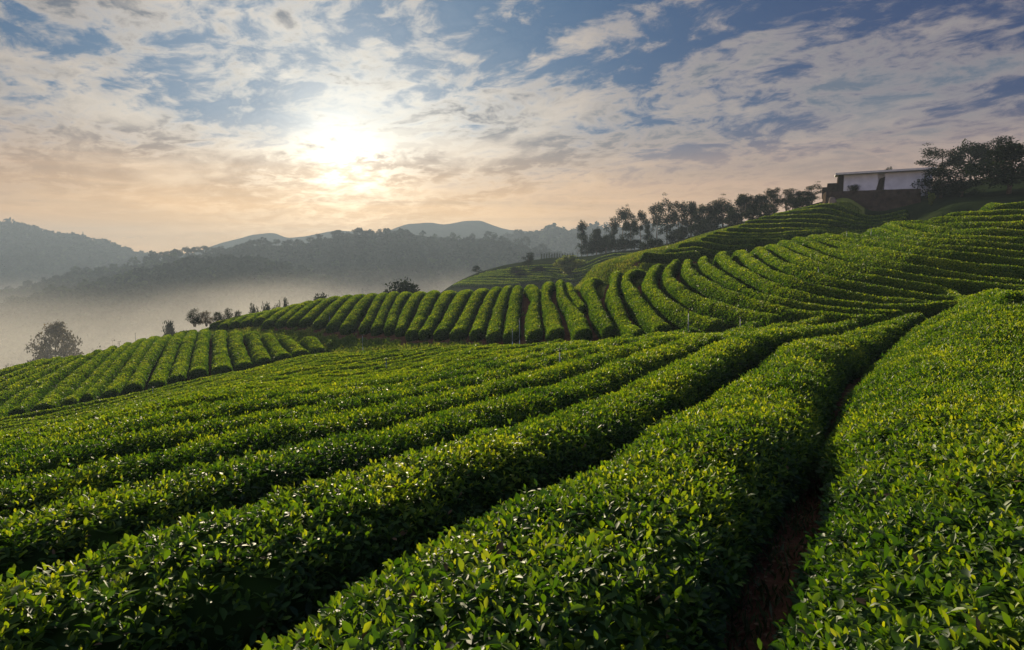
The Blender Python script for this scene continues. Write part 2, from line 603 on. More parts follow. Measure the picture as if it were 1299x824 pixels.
m, g = material('soil')
pos = geopos(g)
a = g.node('ShaderNodeAttribute', attribute_name='tone')
n1 = g.noise(pos, 1.3, 6, 0.6); n2 = g.noise(pos, 14.0, 6, 0.65); n3 = g.noise(pos, 0.25, 4, 0.55)
soil = ramp(g, g.math('ADD', g.math('MULTIPLY', n1, 0.5), g.math('MULTIPLY', n2, 0.5)), [(0.3, (0.035, 0.018, 0.011)), (0.5, (0.085, 0.042, 0.023)), (0.72, (0.16, 0.092, 0.05))])
turf = ramp(g, g.math('ADD', g.math('MULTIPLY', n3, 0.6), g.math('MULTIPLY', n2, 0.4)), [(0.3, (0.05, 0.085, 0.015)), (0.5, (0.13, 0.16, 0.03)), (0.68, (0.24, 0.21, 0.07))])
scrub_shade = ramp(g, g.math('ADD', g.math('MULTIPLY', n3, 0.6), g.math('MULTIPLY', n1, 0.4)), [(0.3, (0.007, 0.013, 0.006)), (0.5, (0.015, 0.025, 0.009)), (0.7, (0.032, 0.040, 0.014))])  # dark hill scrub colour, also used as painted tree shade beside the shed
turf = g.mix(g.ss(a.outputs['Fac'], 1.2, 1.8), turf, scrub_shade)
k = g.ss(g.math('ADD', a.outputs['Fac'], g.math('MULTIPLY', g.math('SUBTRACT', n1, 0.5), 0.9)), 0.3, 0.62)
g.l.new(principled(g, g.mix(k, soil, turf), 0.95, 0.0, n2, 0.8, 0.03), g.out.inputs['Surface'])
M['soil'] = m

m, g = material('wooded_hill')
pos = geopos(g)
n1 = g.noise(pos, 0.05, 6, 0.65)
g.l.new(principled(g, ramp(g, n1, [(0.3, (0.012, 0.024, 0.012)), (0.7, (0.035, 0.055, 0.022))]), 0.95, 0.0, n1, 1.0, 3.0), g.out.inputs['Surface'])
M['wooded_hill'] = m


def simple(name, c0, c1, scale=4.0, rough=0.7, spec=0.3, metal=0.0, bstr=0.15):
    m, g = material(name)
    n = g.noise(objpos(g), scale, 6, 0.6)
    p = principled(g, ramp(g, n, [(0.32, c0), (0.7, c1)]), rough, spec, n, bstr, 0.02)
    p.node.inputs['Metallic'].default_value = metal
    g.l.new(p, g.out.inputs['Surface'])
    M[name] = m


simple('white_wall', (0.50, 0.53, 0.60), (0.66, 0.69, 0.76), 0.8, 0.9, 0.0)
simple('roof_sheet', (0.42, 0.43, 0.44), (0.60, 0.60, 0.60), 1.5, 0.55)
simple('dark_wood', (0.018, 0.014, 0.012), (0.05, 0.037, 0.03), 3.0, 0.95, 0.0)
simple('dark_masonry', (0.022, 0.017, 0.014), (0.065, 0.048, 0.037), 1.2, 0.95, 0.0, 0.0, 0.6)
simple('pale_rock', (0.10, 0.085, 0.07), (0.24, 0.20, 0.165), 1.0, 0.95, 0.0, 0.0, 0.5)
simple('galvanised', (0.30, 0.32, 0.33), (0.48, 0.50, 0.50), 8.0, 0.45, 0.5, 0.6)
simple('pvc_pipe', (0.12, 0.17, 0.19), (0.22, 0.27, 0.29), 8.0, 0.5)
simple('black_plastic', (0.012, 0.012, 0.013), (0.03, 0.03, 0.03), 8.0, 0.5)
simple('tea_stem', (0.045, 0.032, 0.022), (0.13, 0.10, 0.075), 14.0, 0.8)
simple('dry_leaf', (0.05, 0.028, 0.014), (0.17, 0.11, 0.05), 3.0, 0.8)


# ------------------------------------------------------------------ leaves
def leaf_frames(direction, ref, roll=None):
    d = unit(direction)
    side = np.cross(d, ref)
    bad = np.linalg.norm(side, axis=1) < 1e-3
    side[bad] = np.array([1.0, 0, 0])
    side = unit(side)
    if roll is not None:
        nrm = np.cross(side, d)
        side = unit(side * np.cos(roll)[:, None] + nrm * np.sin(roll)[:, None])
    return d, side, np.cross(side, d)


def leaves_detailed(acc, pos, direction, length, tone, r, mat=1, wid=0.46):
    """boat-shaped leaves that fold along the midrib and arch towards the tip"""
    n = len(pos)
    up = np.tile([0.0, 0, 1.0], (n, 1)) + r.normal(0, 0.35, (n, 3))
    d, s, nm = leaf_frames(direction, up)
    nm *= np.sign(nm[:, 2:3] + 1e-6); s = np.cross(d, nm)
    arch = r.uniform(-0.05, 0.30, n)
    T = [(0, 0), (0.22, 0.33), (0.22, 0), (0.22, -0.33), (0.58, 0.5), (0.58, 0), (0.58, -0.5), (0.84, 0.27), (0.84, 0), (0.84, -0.27), (1, 0)]
    fold = r.uniform(0.10, 0.32, n)
    V = np.empty((n, 11, 3))
    for k, (t, w) in enumerate(T):
        z = -arch * t * t + abs(w) * 2 * wid * fold
        V[:, k] = pos + (d * t + s * (w * 2 * wid * 0.5)[..., None] if False else d * t + s * (w * wid * 1.0)) * length[:, None] + nm * (z * length)[:, None]
    f = np.arange(n)[:, None, None] * 11
    Q = np.array([[1, 2, 5, 4], [2, 3, 6, 5], [4, 5, 8, 7], [5, 6, 9, 8]])
    Tr = np.array([[0, 2, 1], [0, 3, 2], [7, 8, 10], [8, 9, 10]])
    acc.add(V.reshape(-1, 3), (Q[None] + f).reshape(-1, 4), (Tr[None] + f).reshape(-1, 3), np.repeat(tone, 11), mat)


def leaves_simple(acc, pos, direction, length, tone, r, mat=1, wid=0.42, ref=None):
    n = len(pos)
    if ref is None:
        ref = np.tile([0.0, 0, 1.0], (n, 1)) + r.normal(0, 0.5, (n, 3))
    d, s, nm = leaf_frames(direction, ref)
    V = np.empty((n, 4, 3))
    w = wid * 0.5
    fold = r.uniform(0.05, 0.25, n)
    V[:, 0] = pos
    V[:, 1] = pos + (d * 0.5 + s * w + nm * fold[:, None] * w * 2) * length[:, None]
    V[:, 2] = pos + (d - nm * r.uniform(-0.1, 0.25, n)[:, None]) * length[:, None]
    V[:, 3] = pos + (d * 0.5 - s * w + nm * fold[:, None] * w * 2) * length[:, None]
    f = np.arange(n)[:, None, None] * 4
    acc.add(V.reshape(-1, 3), None, (np.array([[0, 2, 1], [0, 3, 2]])[None] + f).reshape(-1, 3), np.repeat(tone, 4), mat)


def rand_dir(r, n):
    return unit(r.normal(0, 1, (n, 3)))


# ------------------------------------------------------------------ tea hedges
HPATHS = []      # every hedge: dict(path, group, label, ...)


def add_row(path, label, group, wmax=0.78, wmul=0.465, h=HH, w=None, cap=(True, True), fam='A', lod=1.0, rnd=1.0):
    HPATHS.append(dict(path=np.asarray(path, float), label=label, group=group, wmax=wmax, wmul=wmul, h=h, w=w, cap=cap, fam=fam, lod=lod, rnd=rnd))


Tdir = np.array([0.485, 0.875]); Ndir = np.array([0.875, -0.485])
KEND = [(1168, 393, 30), (1105, 399, 31.5), (1075, 402, 33.5), (965, 412, 34), (880, 417, 36), (808, 422, 38), (783, 424, 39.5), (744, 427, 41),
        (716, 430, 42.5), (691, 431, 44), (664, 429, 46), (637, 430, 48), (612, 431, 50), (595, 431, 51), (565, 433, 52.5), (550, 433, 53.5),
        (512, 433, 55.5), (492, 434, 56.5), (477, 434, 57.5), (448, 438, 59), (428, 440, 59.5)]


def near_row(nk, end, w=None):
    e = np.array([end[0], end[1]])
    sE, nE = e @ Tdir, e @ Ndir
    s = np.arange(sE, -8, -0.5)
    k = np.clip((s - (sE - 17)) / 17, 0, 1)
    nn = nk + (nE - nk) * (k ** 2) * (1 + 0.0 * k)
    p = nn[:, None] * Ndir + s[:, None] * Tdir
    keep = (p[:, 1] > 0.35) & (np.abs(p[:, 0]) < 0.93 * p[:, 1] + 3.5)
    return p[keep]


for k, e in enumerate(KEND):
    p3 = P(e[0], e[1], e[2] * (1.0 if k < 6 else (0.955 if k < 9 else 0.90)))
    lab = ('leafy tea hedge along the left side of the narrow soil path' if k == 0 else
           f'leafy tea hedge of the near field, {ORD[k]} one left of the soil path')
    add_row(near_row(-1.80 - 1.95 * k + (0.20 if k == 0 else 0), p3), lab, 'tea hedges of the near field', wmax=0.93 if k == 0 else 0.78, wmul=(0.52, 0.49, 0.46, 0.41, 0.38, 0.365)[min(k, 5)], rnd=min(1.7, k / 5))
NK = len(HPATHS)
_r0 = near_row(1.0, np.array([15.2, 22.0]))
_r0 = smooth_path(np.concatenate([catmull([[23.0, 25.6], [19.0, 24.2], [15.9, 22.7]], 0.5), _r0[1:]]), 8)
add_row(_r0, 'wide leafy tea hedge filling the right foreground beside the soil path', 'tea hedges of the near field', w=np.array([1.40, 2.1]))
add_row(near_row(3.45, np.array([21.6, 20.0])), 'leafy tea hedge behind the wide right foreground hedge', 'tea hedges of the near field', w=0.8)


def crest_y(px):
    a = np.array(sorted(SIL))
    return np.interp(px, a[:, 0], a[:, 2])


def knoll_y(px):
    return np.interp(px, [-60, 0, 100, 180, 250, 330, 392], [56, 59, 65, 72, 76, 68, 63.5])


def traced(pts, ext=4.0, y1=100.0, crest=True, ridge_y=None, ext0=0.0):
    r = []
    for i, (px, py) in enumerate(pts):
        last = crest and i == len(pts) - 1
        c = cast(px, py, 0.0, 1.5, y1)
        if last:
            yc = (ridge_y or crest_y)(px)
            c = ray(px, py) * min(max(c[1], yc - 5), yc + 3)
        r.append(c[:2])
    r = np.array(r)
    # no step back towards the camera in the climb of a row
    if crest and ext:
        d = unit(r[-1] - r[-2])
        r = np.concatenate([r, [r[-1] + d * ext]])
    if ext0:
        r = np.concatenate([[r[0] + unit(r[0] - r[1]) * ext0], r])
    return smooth_path(catmull(r, 0.5), 6)


# rows that climb straight to the crest (lower end ... crest), counted from the small shrubs
UP = [[(265, 414.5), (283, 407)], [(281, 415), (301, 402)], [(296, 412), (315, 399)], [(310, 410), (331, 396)], [(327, 408), (351, 391)], [(339, 411), (369, 388)],
      [(355, 410), (384, 385)], [(370, 409), (401, 382)], [(386, 409), (419, 380)], [(404, 411), (437, 377)], [(421, 415), (455, 374)], [(439, 417), (473, 372)],
      [(461, 417), (472, 394), (486, 372)], [(477, 418), (486, 394), (500, 371)], [(494, 418), (500, 394), (515, 371)], [(508, 419), (516, 394), (533, 370)],
      [(521, 424), (536, 394), (549, 370)], [(538, 423), (553, 396), (571, 369)], [(558, 423), (573, 396), (591, 368)], [(580, 423), (593, 396), (609, 368)],
      [(604, 423), (613, 396), (627, 367)], [(626, 425), (631, 396), (642, 366)], [(649, 425), (651, 396), (656, 365)], [(678, 424), (676, 392), (680, 376), (674, 363)],
      [(705, 423), (698, 392), (692, 376), (695, 361)]]
for i, t in enumerate(UP):
    t = [(t[0][0], t[0][1] - 3.0)] + t[1:]
    add_row(traced(t), f'rounded tea hedge climbing to the crest, {ORD[i]} counted from the small crest shrubs', 'tea hedges climbing to the crest', wmax=0.95, wmul=0.445, fam='B', h=0.90)
# rows that bend round the hill on the right, from the lowest to the highest
ARC = [[(740, 423), (730, 400), (713, 376), (711, 361)], [(774, 420), (759, 396), (752, 376), (746, 362), (756, 354)],
       [(810, 423), (786, 398), (777, 373), (781, 352)], [(844, 418), (818, 396), (802, 372), (794, 354), (810, 344)],
       [(916, 413), (870, 402), (838, 380), (824, 360), (831, 341)], [(994, 409), (955, 402), (900, 388), (862, 368), (846, 350), (855, 335)],
       [(1040, 401), (992, 396), (937, 380), (900, 363), (873, 344), (874, 331)], [(1060, 396), (992, 386), (946, 371), (912, 350), (893, 335), (893, 327)],
       [(1100, 390), (1038, 383), (992, 369), (950, 350), (922, 333), (913, 322)], [(1176, 388), (1146, 386), (1069, 375), (1007, 360), (961, 338), (935, 319)],
       [(1230, 381), (1176, 380), (1100, 367), (1038, 353), (985, 334), (956, 317)], [(1262, 378), (1207, 374), (1146, 363), (1084, 351), (1023, 333), (978, 314)],
       [(1299, 369), (1238, 364), (1176, 356), (1115, 346), (1054, 332), (1000, 312)], [(1340, 365), (1299, 362), (1207, 350), (1130, 337), (1069, 323), (1020, 307)],
       [(1350, 349), (1299, 346), (1207, 336), (1146, 327), (1084, 315), (1040, 303)], [(1350, 335), (1299, 333.5), (1238, 327.5), (1176, 320.5), (1115, 310), (1060, 301)],
       [(1350, 325), (1299, 324), (1207, 316), (1146, 308.5), (1078, 299)], [(1350, 316), (1299, 315), (1207, 308.5), (1150, 302), (1092, 295.5)],
       [(1350, 307.5), (1299, 307), (1207, 302), (1161, 297), (1112, 291.5)], [(1350, 297), (1299, 296.5), (1207, 294), (1112, 289)],
       [(1350, 286), (1299, 286), (1207, 287), (1140, 284)], [(1350, 277), (1299, 277), (1240, 279), (1195, 279)],
       [(1350, 270), (1299, 270), (1260, 272), (1217, 273)], [(1350, 258), (1299, 259.5), (1270, 262), (1243, 265)]]
for i, t in enumerate(ARC):
    nfromtop = len(ARC) - 1 - i
    ext = 4.0 if i < 16 else 1.5
    add_row(traced(t, ext, ext0=4.0 if 5 < i < 13 else 0.0), f'long tea hedge bending round the right hill, {ORD[nfromtop]} down from the hill top', 'tea hedges bending round the right hill', wmax=0.95, wmul=0.41 if i < 5 else 0.365, fam='B', h=1.1)
add_row(traced([(739, 389), (726, 372), (722, 362)]), 'short tea hedge stub starting halfway up the slope between two crest hedges', 'tea hedges bending round the right hill', wmax=0.7, wmul=0.46, fam='B', h=0.9)
# block on the lower left knoll, counted from the round bush
LOW = [[(404, 442), (392, 429)], [(384, 446), (361, 427)], [(360, 450), (339, 424)], [(334, 455), (319, 422)], [(310, 461), (300, 436), (298, 421)], [(282, 466), (279, 440), (278, 420)],
       [(251, 470), (254, 445), (259, 420)], [(224, 477), (232, 450), (243, 422)], [(198, 484), (210, 455), (227, 424)], [(168, 489), (184, 460), (211, 426)],
       [(138, 497), (164, 464), (195, 428)], [(109, 502), (144, 465), (179, 431)], [(86, 508), (120, 476), (159, 437)], [(53, 514), (90, 481), (138, 443)],
       [(20, 520), (70, 476), (118, 448)], [(-20, 532), (40, 490), (108, 452)], [(-40, 522), (30, 484), (92, 455)], [(-50, 510), (20, 480), (78, 457)], [(-60, 500), (10, 476), (60, 458)],
       [(-70, 490), (-10, 474), (38, 460)]]
for i, t in enumerate(LOW):
    add_row(traced(t, 1.0 if i < 6 else 3.0, 84.0, True, knoll_y), f'tea hedge of the lower left knoll, {ORD[i]} counted from the lone round bush', 'tea hedges on the lower left knoll', wmax=0.95, wmul=0.47, fam='C', h=0.9)
add_row(traced([(221, 420.5), (246, 417.5)], 0, 84, False), 'low dark tea hedge lying crosswise below the small crest shrubs', 'tea hedges on the lower left knoll', w=0.7, fam='C', h=0.9)
# dark terraces under the shed, counted down from the retaining wall
TERR = [[(1000, 270), (1080, 269.5), (1153, 268.5)], [(979, 275), (1070, 273.5), (1153, 273)], [(962, 279.5), (1060, 278.5), (1152, 277.5)], [(944, 283.5), (1050, 283), (1150, 282)],
        [(935, 288.5), (1040, 288.5), (1150, 287.5)], [(920, 293), (1030, 293.5), (1120, 293)], [(903, 297.5), (1000, 298.5), (1110, 297.5)], [(893, 301.5), (990, 302.5), (1090, 302)],
        [(886, 305.5), (940, 308), (1000, 307)], [(858, 313), (895, 311.5), (960, 314)], [(842, 320), (890, 318.5), (940, 321)], [(812, 327), (850, 326.5), (890, 326)]]
for i, t in enumerate(TERR):
    pts = np.array([cast(px, py, -0.3, 68, 150)[:2] for px, py in t])
    add_row(smooth_path(catmull(pts, 0.6), 3), f'dark shaded tea hedge on the terraces, {ORD[i]} row down from the white shed', 'terraced tea hedges below the shed', w=0.62, fam='D', h=1.0)
# thin rows on the hazy hill behind
FARROW = [[(640, 341.5), (690, 337), (760, 328), (815, 322)], [(628, 344), (690, 340.5), (760, 332), (825, 326)], [(614, 346.5), (690, 343.5), (760, 336), (830, 330)], [(607, 349), (690, 346.5), (760, 339.5), (815, 335)],
          [(600, 351.5), (690, 349), (750, 343), (800, 338)], [(592, 354), (690, 352), (750, 346), (775, 342)], [(586, 356.5), (660, 355), (720, 352)], [(580, 359), (640, 358), (700, 356)], [(575, 361.5), (620, 361), (660, 360)]]
for i, t in enumerate(FARROW):
    pts = np.array([cast(px, py, -0.3, 120, 260)[:2] for px, py in t])
    add_row(smooth_path(catmull(pts, 1.5), 3), f'thin hazy tea hedge contouring the distant terraced hill, {ORD[i]} row down', 'tea hedges on the distant terraced hill', w=0.75, fam='M', h=0.9)

# width of every row from the room between its neighbours
_allp = np.concatenate([h['path'][::2] for h in HPATHS]); _alli = np.concatenate([np.full(len(h['path'][::2]), i) for i, h in enumerate(HPATHS)])
for i, h in enumerate(HPATHS):
    p = h['path']
    if h['w'] is None:
        o = _allp[_alli != i]
        dmin = np.sqrt(((p[:, None] - o[None]) ** 2).sum(-1).min(1))
        wv_ = np.clip(dmin * h['wmul'], 0.36, h['wmax'])
        for _ in range(10):
            wv_ = np.minimum(wv_, smooth_path(wv_[:, None], 3)[:, 0]) if False else smooth_path(wv_[:, None], 2)[:, 0]
        h['wv'] = wv_
    else:
        # paths of the near rows run from far to near
        h['wv'] = np.full(len(p), h['w']) if np.isscalar(h['w']) else np.interp(np.clip((p[:, 1] - 4) / 18, 0, 1), [0, 1], h['w'])


def build_hedge(i, h):
    r = np.random.default_rng(100 + i)
    p = h['path']
    seg = np.linalg.norm(np.diff(p, axis=0), axis=1)
    s0 = np.concatenate([[0], np.cumsum(seg)])
    L = s0[-1]
    dist = np.median(p[:, 1])
    dmin = max(1.5, np.linalg.norm(p, axis=1).min())
    ds = 0.09 if dmin < 6 else (0.16 if dmin < 16 else (0.28 if dist < 110 else 0.7))
    nt = 26 if dmin < 6 else (18 if dmin < 16 else (13 if dist < 110 else 9))
    n = max(6, int(L / ds))
    s = np.linspace(0, L, n)
    c = np.stack([np.interp(s, s0, p[:, 0]), np.interp(s, s0, p[:, 1])], 1)
    w = np.interp(s, s0, h['wv'])
    t = unit(np.gradient(c, axis=0))
    side = np.stack([t[:, 1], -t[:, 0]], 1)
    rnd = 0.75
    a, b = np.clip(s / rnd, 0, 1), np.clip((L - s) / rnd, 0, 1)
    ea = np.sqrt(np.maximum(1 - (1 - a) ** 2, 0)); eb = np.sqrt(np.maximum(1 - (1 - b) ** 2, 0))
    e = ea * eb
    zeros = np.zeros(n)
    w = w * (1 + 0.07 * vnoise(np.stack([s * 0.55, zeros + i * 3.1, zeros], 1), 3)) * np.maximum(e, 0.02)
    hh = h['h'] * (1 + 0.06 * vnoise(np.stack([s * 0.4, zeros + i * 1.7, zeros + 9], 1), 4)) * (0.25 + 0.75 * e)
    zc = ground(c[:, 0], c[:, 1])
    zr = ground(c[:, 0] + side[:, 0] * 0.8, c[:, 1] + side[:, 1] * 0.8)
    zl = ground(c[:, 0] - side[:, 0] * 0.8, c[:, 1] - side[:, 1] * 0.8)
    th = np.linspace(-0.10, math.pi + 0.10, nt)
    cx = np.sign(np.cos(th)) * np.abs(np.cos(th)) ** (0.70 + 0.12 * h['rnd'])
    cz = np.sign(np.sin(th)) * np.abs(np.sin(th)) ** (0.60 + 0.12 * h['rnd'])
    # the waist of a plucked bush is wider than its foot
    foot = 0.80 + 0.20 * np.clip(cz / 0.45, 0, 1)
    cx = cx * foot
    X = c[:, None, 0] + side[:, None, 0] * (w[:, None] * cx[None])
    Yy = c[:, None, 1] + side[:, None, 1] * (w[:, None] * cx[None])
    lat = w[:, None] * cx[None]
    gz = zc[:, None] + np.where(lat > 0, (zr - zc)[:, None] * lat / 0.8, (zl - zc)[:, None] * -lat / 0.8)
    # plucking table: the top leans with the slope but flatter
    Z = gz + hh[:, None] * np.maximum(cz[None], -0.15)
    V = np.stack([X, Yy, Z], -1)
    du = np.gradient(V, axis=0); dv = np.gradient(V, axis=1)
    # cross-section runs from the right side over the top to the left one
    N = unit(np.cross(du, dv).reshape(-1, 3)).reshape(n, nt, 3)
    flat = V.reshape(-1, 3)
    amp = 1.0 if dist < 30 else 0.8
    disp = amp * (0.055 * vnoise(flat * 1.1, 21) + 0.045 * vnoise(flat * 2.9, 22) + 0.025 * vnoise(flat * 7.0, 23))
    V = V + N * (disp.reshape(n, nt) * np.minimum(e[:, None] + 0.2, 1))[..., None]
    # inner bush
    acc = Acc()
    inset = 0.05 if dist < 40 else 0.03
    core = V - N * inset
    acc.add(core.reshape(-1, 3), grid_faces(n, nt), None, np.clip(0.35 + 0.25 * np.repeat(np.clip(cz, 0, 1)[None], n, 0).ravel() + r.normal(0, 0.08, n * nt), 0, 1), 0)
    # leaves
    P00, P10, P01, P11 = V[:-1, :-1], V[1:, :-1], V[:-1, 1:], V[1:, 1:]
    area = 0.5 * (np.linalg.norm(np.cross(P10 - P00, P01 - P00), axis=-1) + np.linalg.norm(np.cross(P10 - P11, P01 - P11), axis=-1))
    cen = 0.25 * (P00 + P10 + P01 + P11)
    dcam = np.linalg.norm(cen, axis=-1)
    czc = 0.5 * (cz[1:] + cz[:-1])
    lenl = np.where(dcam < 9, 0.072, 0.072 * (np.maximum(dcam, 9) / 9) ** 0.45)
    vis = np.abs(cen[..., 0]) < 0.90 * cen[..., 1] + 1.8
    vis &= cen[..., 1] > 0.35
    face = (N[:-1, :-1] * -cen).sum(-1) / dcam      # sides that look away from the valley path still get leaves, fewer
    wgt = np.clip((czc + 0.08) / 0.3, 0.28, 1.0)[None] * np.where(face < -0.25, 0.45, 1.0)
    dens = (7.4 if dmin < 9 else (6.2 if dist < 60 else 5.4)) / lenl ** 2 * wgt * vis * area * h['lod']
    if dist > 110:
        dens = dens * 0.6
    tot = dens.sum()
    if tot > 1:
        J = 5 if dmin < 14 else 1
        m = int(tot / J)
        cdf = np.cumsum(dens.ravel()); cdf /= cdf[-1]
        k = np.searchsorted(cdf, r.random(m)).clip(0, dens.size - 1)
        ia, ib = np.unravel_index(k, dens.shape)
        fu, fv = r.random(m)[:, None], r.random(m)[:, None]
        pos = (P00[ia, ib] * (1 - fu) + P10[ia, ib] * fu) * (1 - fv) + (P01[ia, ib] * (1 - fu) + P11[ia, ib] * fu) * fv
        nrm = N[ia, ib]
        ll = lenl[ia, ib]
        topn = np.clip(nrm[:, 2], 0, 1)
        dd = dcam[ia, ib]
        shade_r = 0.10 * vnoise(pos * 0.9, 31) + 0.06 * vnoise(pos * 3.3, 32)
        if J == 5:
            axis = unit(nrm * 0.6 + np.array([0, 0, 0.6]) + r.normal(0, 0.36, (m, 3)))
            a1 = unit(np.cross(axis, rand_dir(r, m))); a2 = np.cross(axis, a1)
            ph0 = r.random(m) * 6.28
            vig = np.clip(r.normal(0.50, 0.32, m) * (0.25 + 0.85 * topn), 0, 1)     # how much young growth a shoot has
            rise = r.normal(0.0, 0.022, m) + np.where(r.random(m) < 0.02, r.uniform(0.03, 0.10, m), 0)
            parts = []
            for j in range(5):
                tilt = np.array([1.45, 1.28, 1.05, 0.72, 0.32])[j] + r.normal(0, 0.20, m)
                ph = ph0 + j * 2.4
                d_ = axis * np.cos(tilt)[:, None] + (a1 * np.cos(ph)[:, None] + a2 * np.sin(ph)[:, None]) * np.sin(tilt)[:, None]
                ps = pos + axis * (rise + (-0.035 + 0.017 * j) * (ll / 0.074))[:, None]
                le = ll * np.array([1.18, 1.12, 1.0, 0.80, 0.58])[j] * r.uniform(0.55, 1.28, m) * np.where(topn < 0.4, 1.12, 1.0)
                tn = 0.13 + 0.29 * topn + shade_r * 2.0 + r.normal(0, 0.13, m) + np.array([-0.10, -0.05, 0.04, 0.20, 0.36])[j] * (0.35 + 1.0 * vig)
                parts.append((ps, d_, le, tn, dd))
            ps, d_, le, tn, dd5 = (np.concatenate([q[j] for q in parts]) for j in range(5))
            tn = np.clip(tn, 0.02, 1)
            nearm = dd5 < 8.5
            if nearm.any():
                dry = nearm & (r.random(len(dd5)) < 0.006)
                nearm = nearm & ~dry
                leaves_detailed(acc, ps[nearm], d_[nearm], le[nearm], tn[nearm], r)
                leaves_detailed(acc, ps[dry], d_[dry], le[dry], tn[dry], r, mat=2)
                nearm = nearm | dry
            if (~nearm).any():
                f = ~nearm
                leaves_simple(acc, ps[f], d_[f], le[f], tn[f], r)
        else:
            d_ = unit(rand_dir(r, m) * 0.75 + nrm * 0.35 + np.array([0, 0, 0.45]))
            le = ll * r.uniform(0.7, 1.25, m)
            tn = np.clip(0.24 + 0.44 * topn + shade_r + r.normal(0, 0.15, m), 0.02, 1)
            ps = pos - d_ * (le * 0.45)[:, None] + nrm * r.normal(0.0, 0.02, m)[:, None]
            leaves_simple(acc, ps, d_, le, tn, r, wid=0.55)
    root = empty('tea_hedge', (c[n // 2, 0], c[n // 2, 1], zc[n // 2]))
    tag(root, h['label'], 'tea hedge', h['group'])
    off = np.array(root.location)
    acc.V = [v - off for v in acc.V]
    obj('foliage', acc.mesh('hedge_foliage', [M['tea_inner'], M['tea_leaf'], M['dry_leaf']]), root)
    return root

# ------------------------------------------------------------------ ground
LNY = np.concatenate([np.log(np.linspace(0.35, 3.0, 60)), np.linspace(math.log(3.0), math.log(1900), 430)[1:]])
UU = np.linspace(-1.5, 1.5, 420)


def build_ground():
    Yg = np.exp(LNY)
    X = np.clip(UU[None] * (Yg[:, None] + 1.5), -1500, 1500)
    Y = np.repeat(Yg[:, None], len(UU), 1)
    Z = ground(X, Y)
    Z += 0.02 * vnoise(np.stack([X, Y, X * 0], -1).reshape(-1, 3) * 2.0, 8).reshape(Z.shape) * np.clip(30 / Y, 0, 1)
    # how grassy each spot is: bare under the hedges and in the lanes between them, turf elsewhere
    from mathutils import kdtree
    pts = _allp
    kd = kdtree.KDTree(len(pts))
    for i, p in enumerate(pts):
        kd.insert((p[0], p[1], 0), i)
    kd.balance()
    tone = np.ones(X.shape)
    for a, b in np.argwhere((Y < 135) & (np.abs(X) < Y * 1.1 + 4)):
        tone[a, b] = min(1.0, max(0.0, (kd.find((X[a, b], Y[a, b], 0))[2] - 0.80) / 0.5))
    nearp = np.exp(-((X - 0.55 * Y) ** 2) * 0) * np.clip((14 - Y) / 10, 0, 1)
    tone = np.maximum(tone * (1 - nearp), 0.22 * nearp)
    pxx = CX + FPX * X / Y
    tone = np.where((Y >= 135) | ((Y > 71) & (pxx > 1090)), 2.0, tone)  # far slopes are dark scrub; the bank by the shed gets painted tree shade
    V = np.stack([X, Y, Z], -1).reshape(-1, 3)
    Q = grid_faces(len(Yg), len(UU))
    # strip behind the photographer
    xs = X[0]; n0 = len(V)
    back = np.stack([np.stack([xs * 9, np.full(len(xs), yb), -2.05 + 0.02 * xs * 9 * 0 - 0.11 * yb], 1) for yb in (-26.0,)], 0).reshape(-1, 3)
    V = np.concatenate([V, back])
    i = np.arange(len(xs) - 1)
    Q = np.concatenate([Q, np.stack([i, i + 1, n0 + i + 1, n0 + i], 1)])
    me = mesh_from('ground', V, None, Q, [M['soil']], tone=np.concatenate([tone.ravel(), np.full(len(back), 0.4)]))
    tag(obj('ground', me), kind='structure')
    return X, Y, Z, tone


GX, GY, GZ, GT = build_ground()

# ------------------------------------------------------------------ hills beyond the valley
def ridge(name, crest, front, back, zb, step=5.0, cross=26, rough=1.0, seed=1):
    cr = np.array(crest, float)
    d = np.concatenate([[0], np.cumsum(np.abs(np.diff(cr[:, 0])))])
    px = np.arange(0, d[-1], step)
    dense = catmull(cr, step)
    pts = np.array([P(*q_) for q_ in dense])
    n = len(pts)
    pts[:, 2] += rough * 1.5 * vnoise(np.stack([np.arange(n) * 0.35, np.zeros(n), np.zeros(n)], 1), seed)
    radial = unit(pts[:, :2])
    tt = np.concatenate([np.linspace(-1, 0, cross), np.linspace(0, 1, cross // 2)[1:]])
    rows = []
    for t in tt:
        off = t * (front if t < 0 else back)
        prof = 0.5 + 0.5 * np.cos(math.pi * abs(t)) if t > 0 else (1 - abs(t)) ** 1.25
        xy = pts[:, :2] + radial * off
        z = zb + (pts[:, 2] - zb) * prof
        q3 = np.concatenate([xy, z[:, None]], 1)
        nz = vnoise(q3 * np.array([1, 1, 0]) * 0.016, seed + 7) * 7 + vnoise(q3 * np.array([1, 1, 0]) * 0.045, seed + 8) * 2.5
        q3[:, 2] += nz * rough * (abs(t) ** 0.7) * (1 - abs(t) ** 4)
        rows.append(q3)
    G = np.stack(rows, 1)
    me = mesh_from(name, G.reshape(-1, 3), None, grid_faces(n, len(tt)), [M['wooded_hill']], tone=np.full(n * len(tt), 0.5))
    tag(obj('hills', me), kind='structure')
    return G, cross


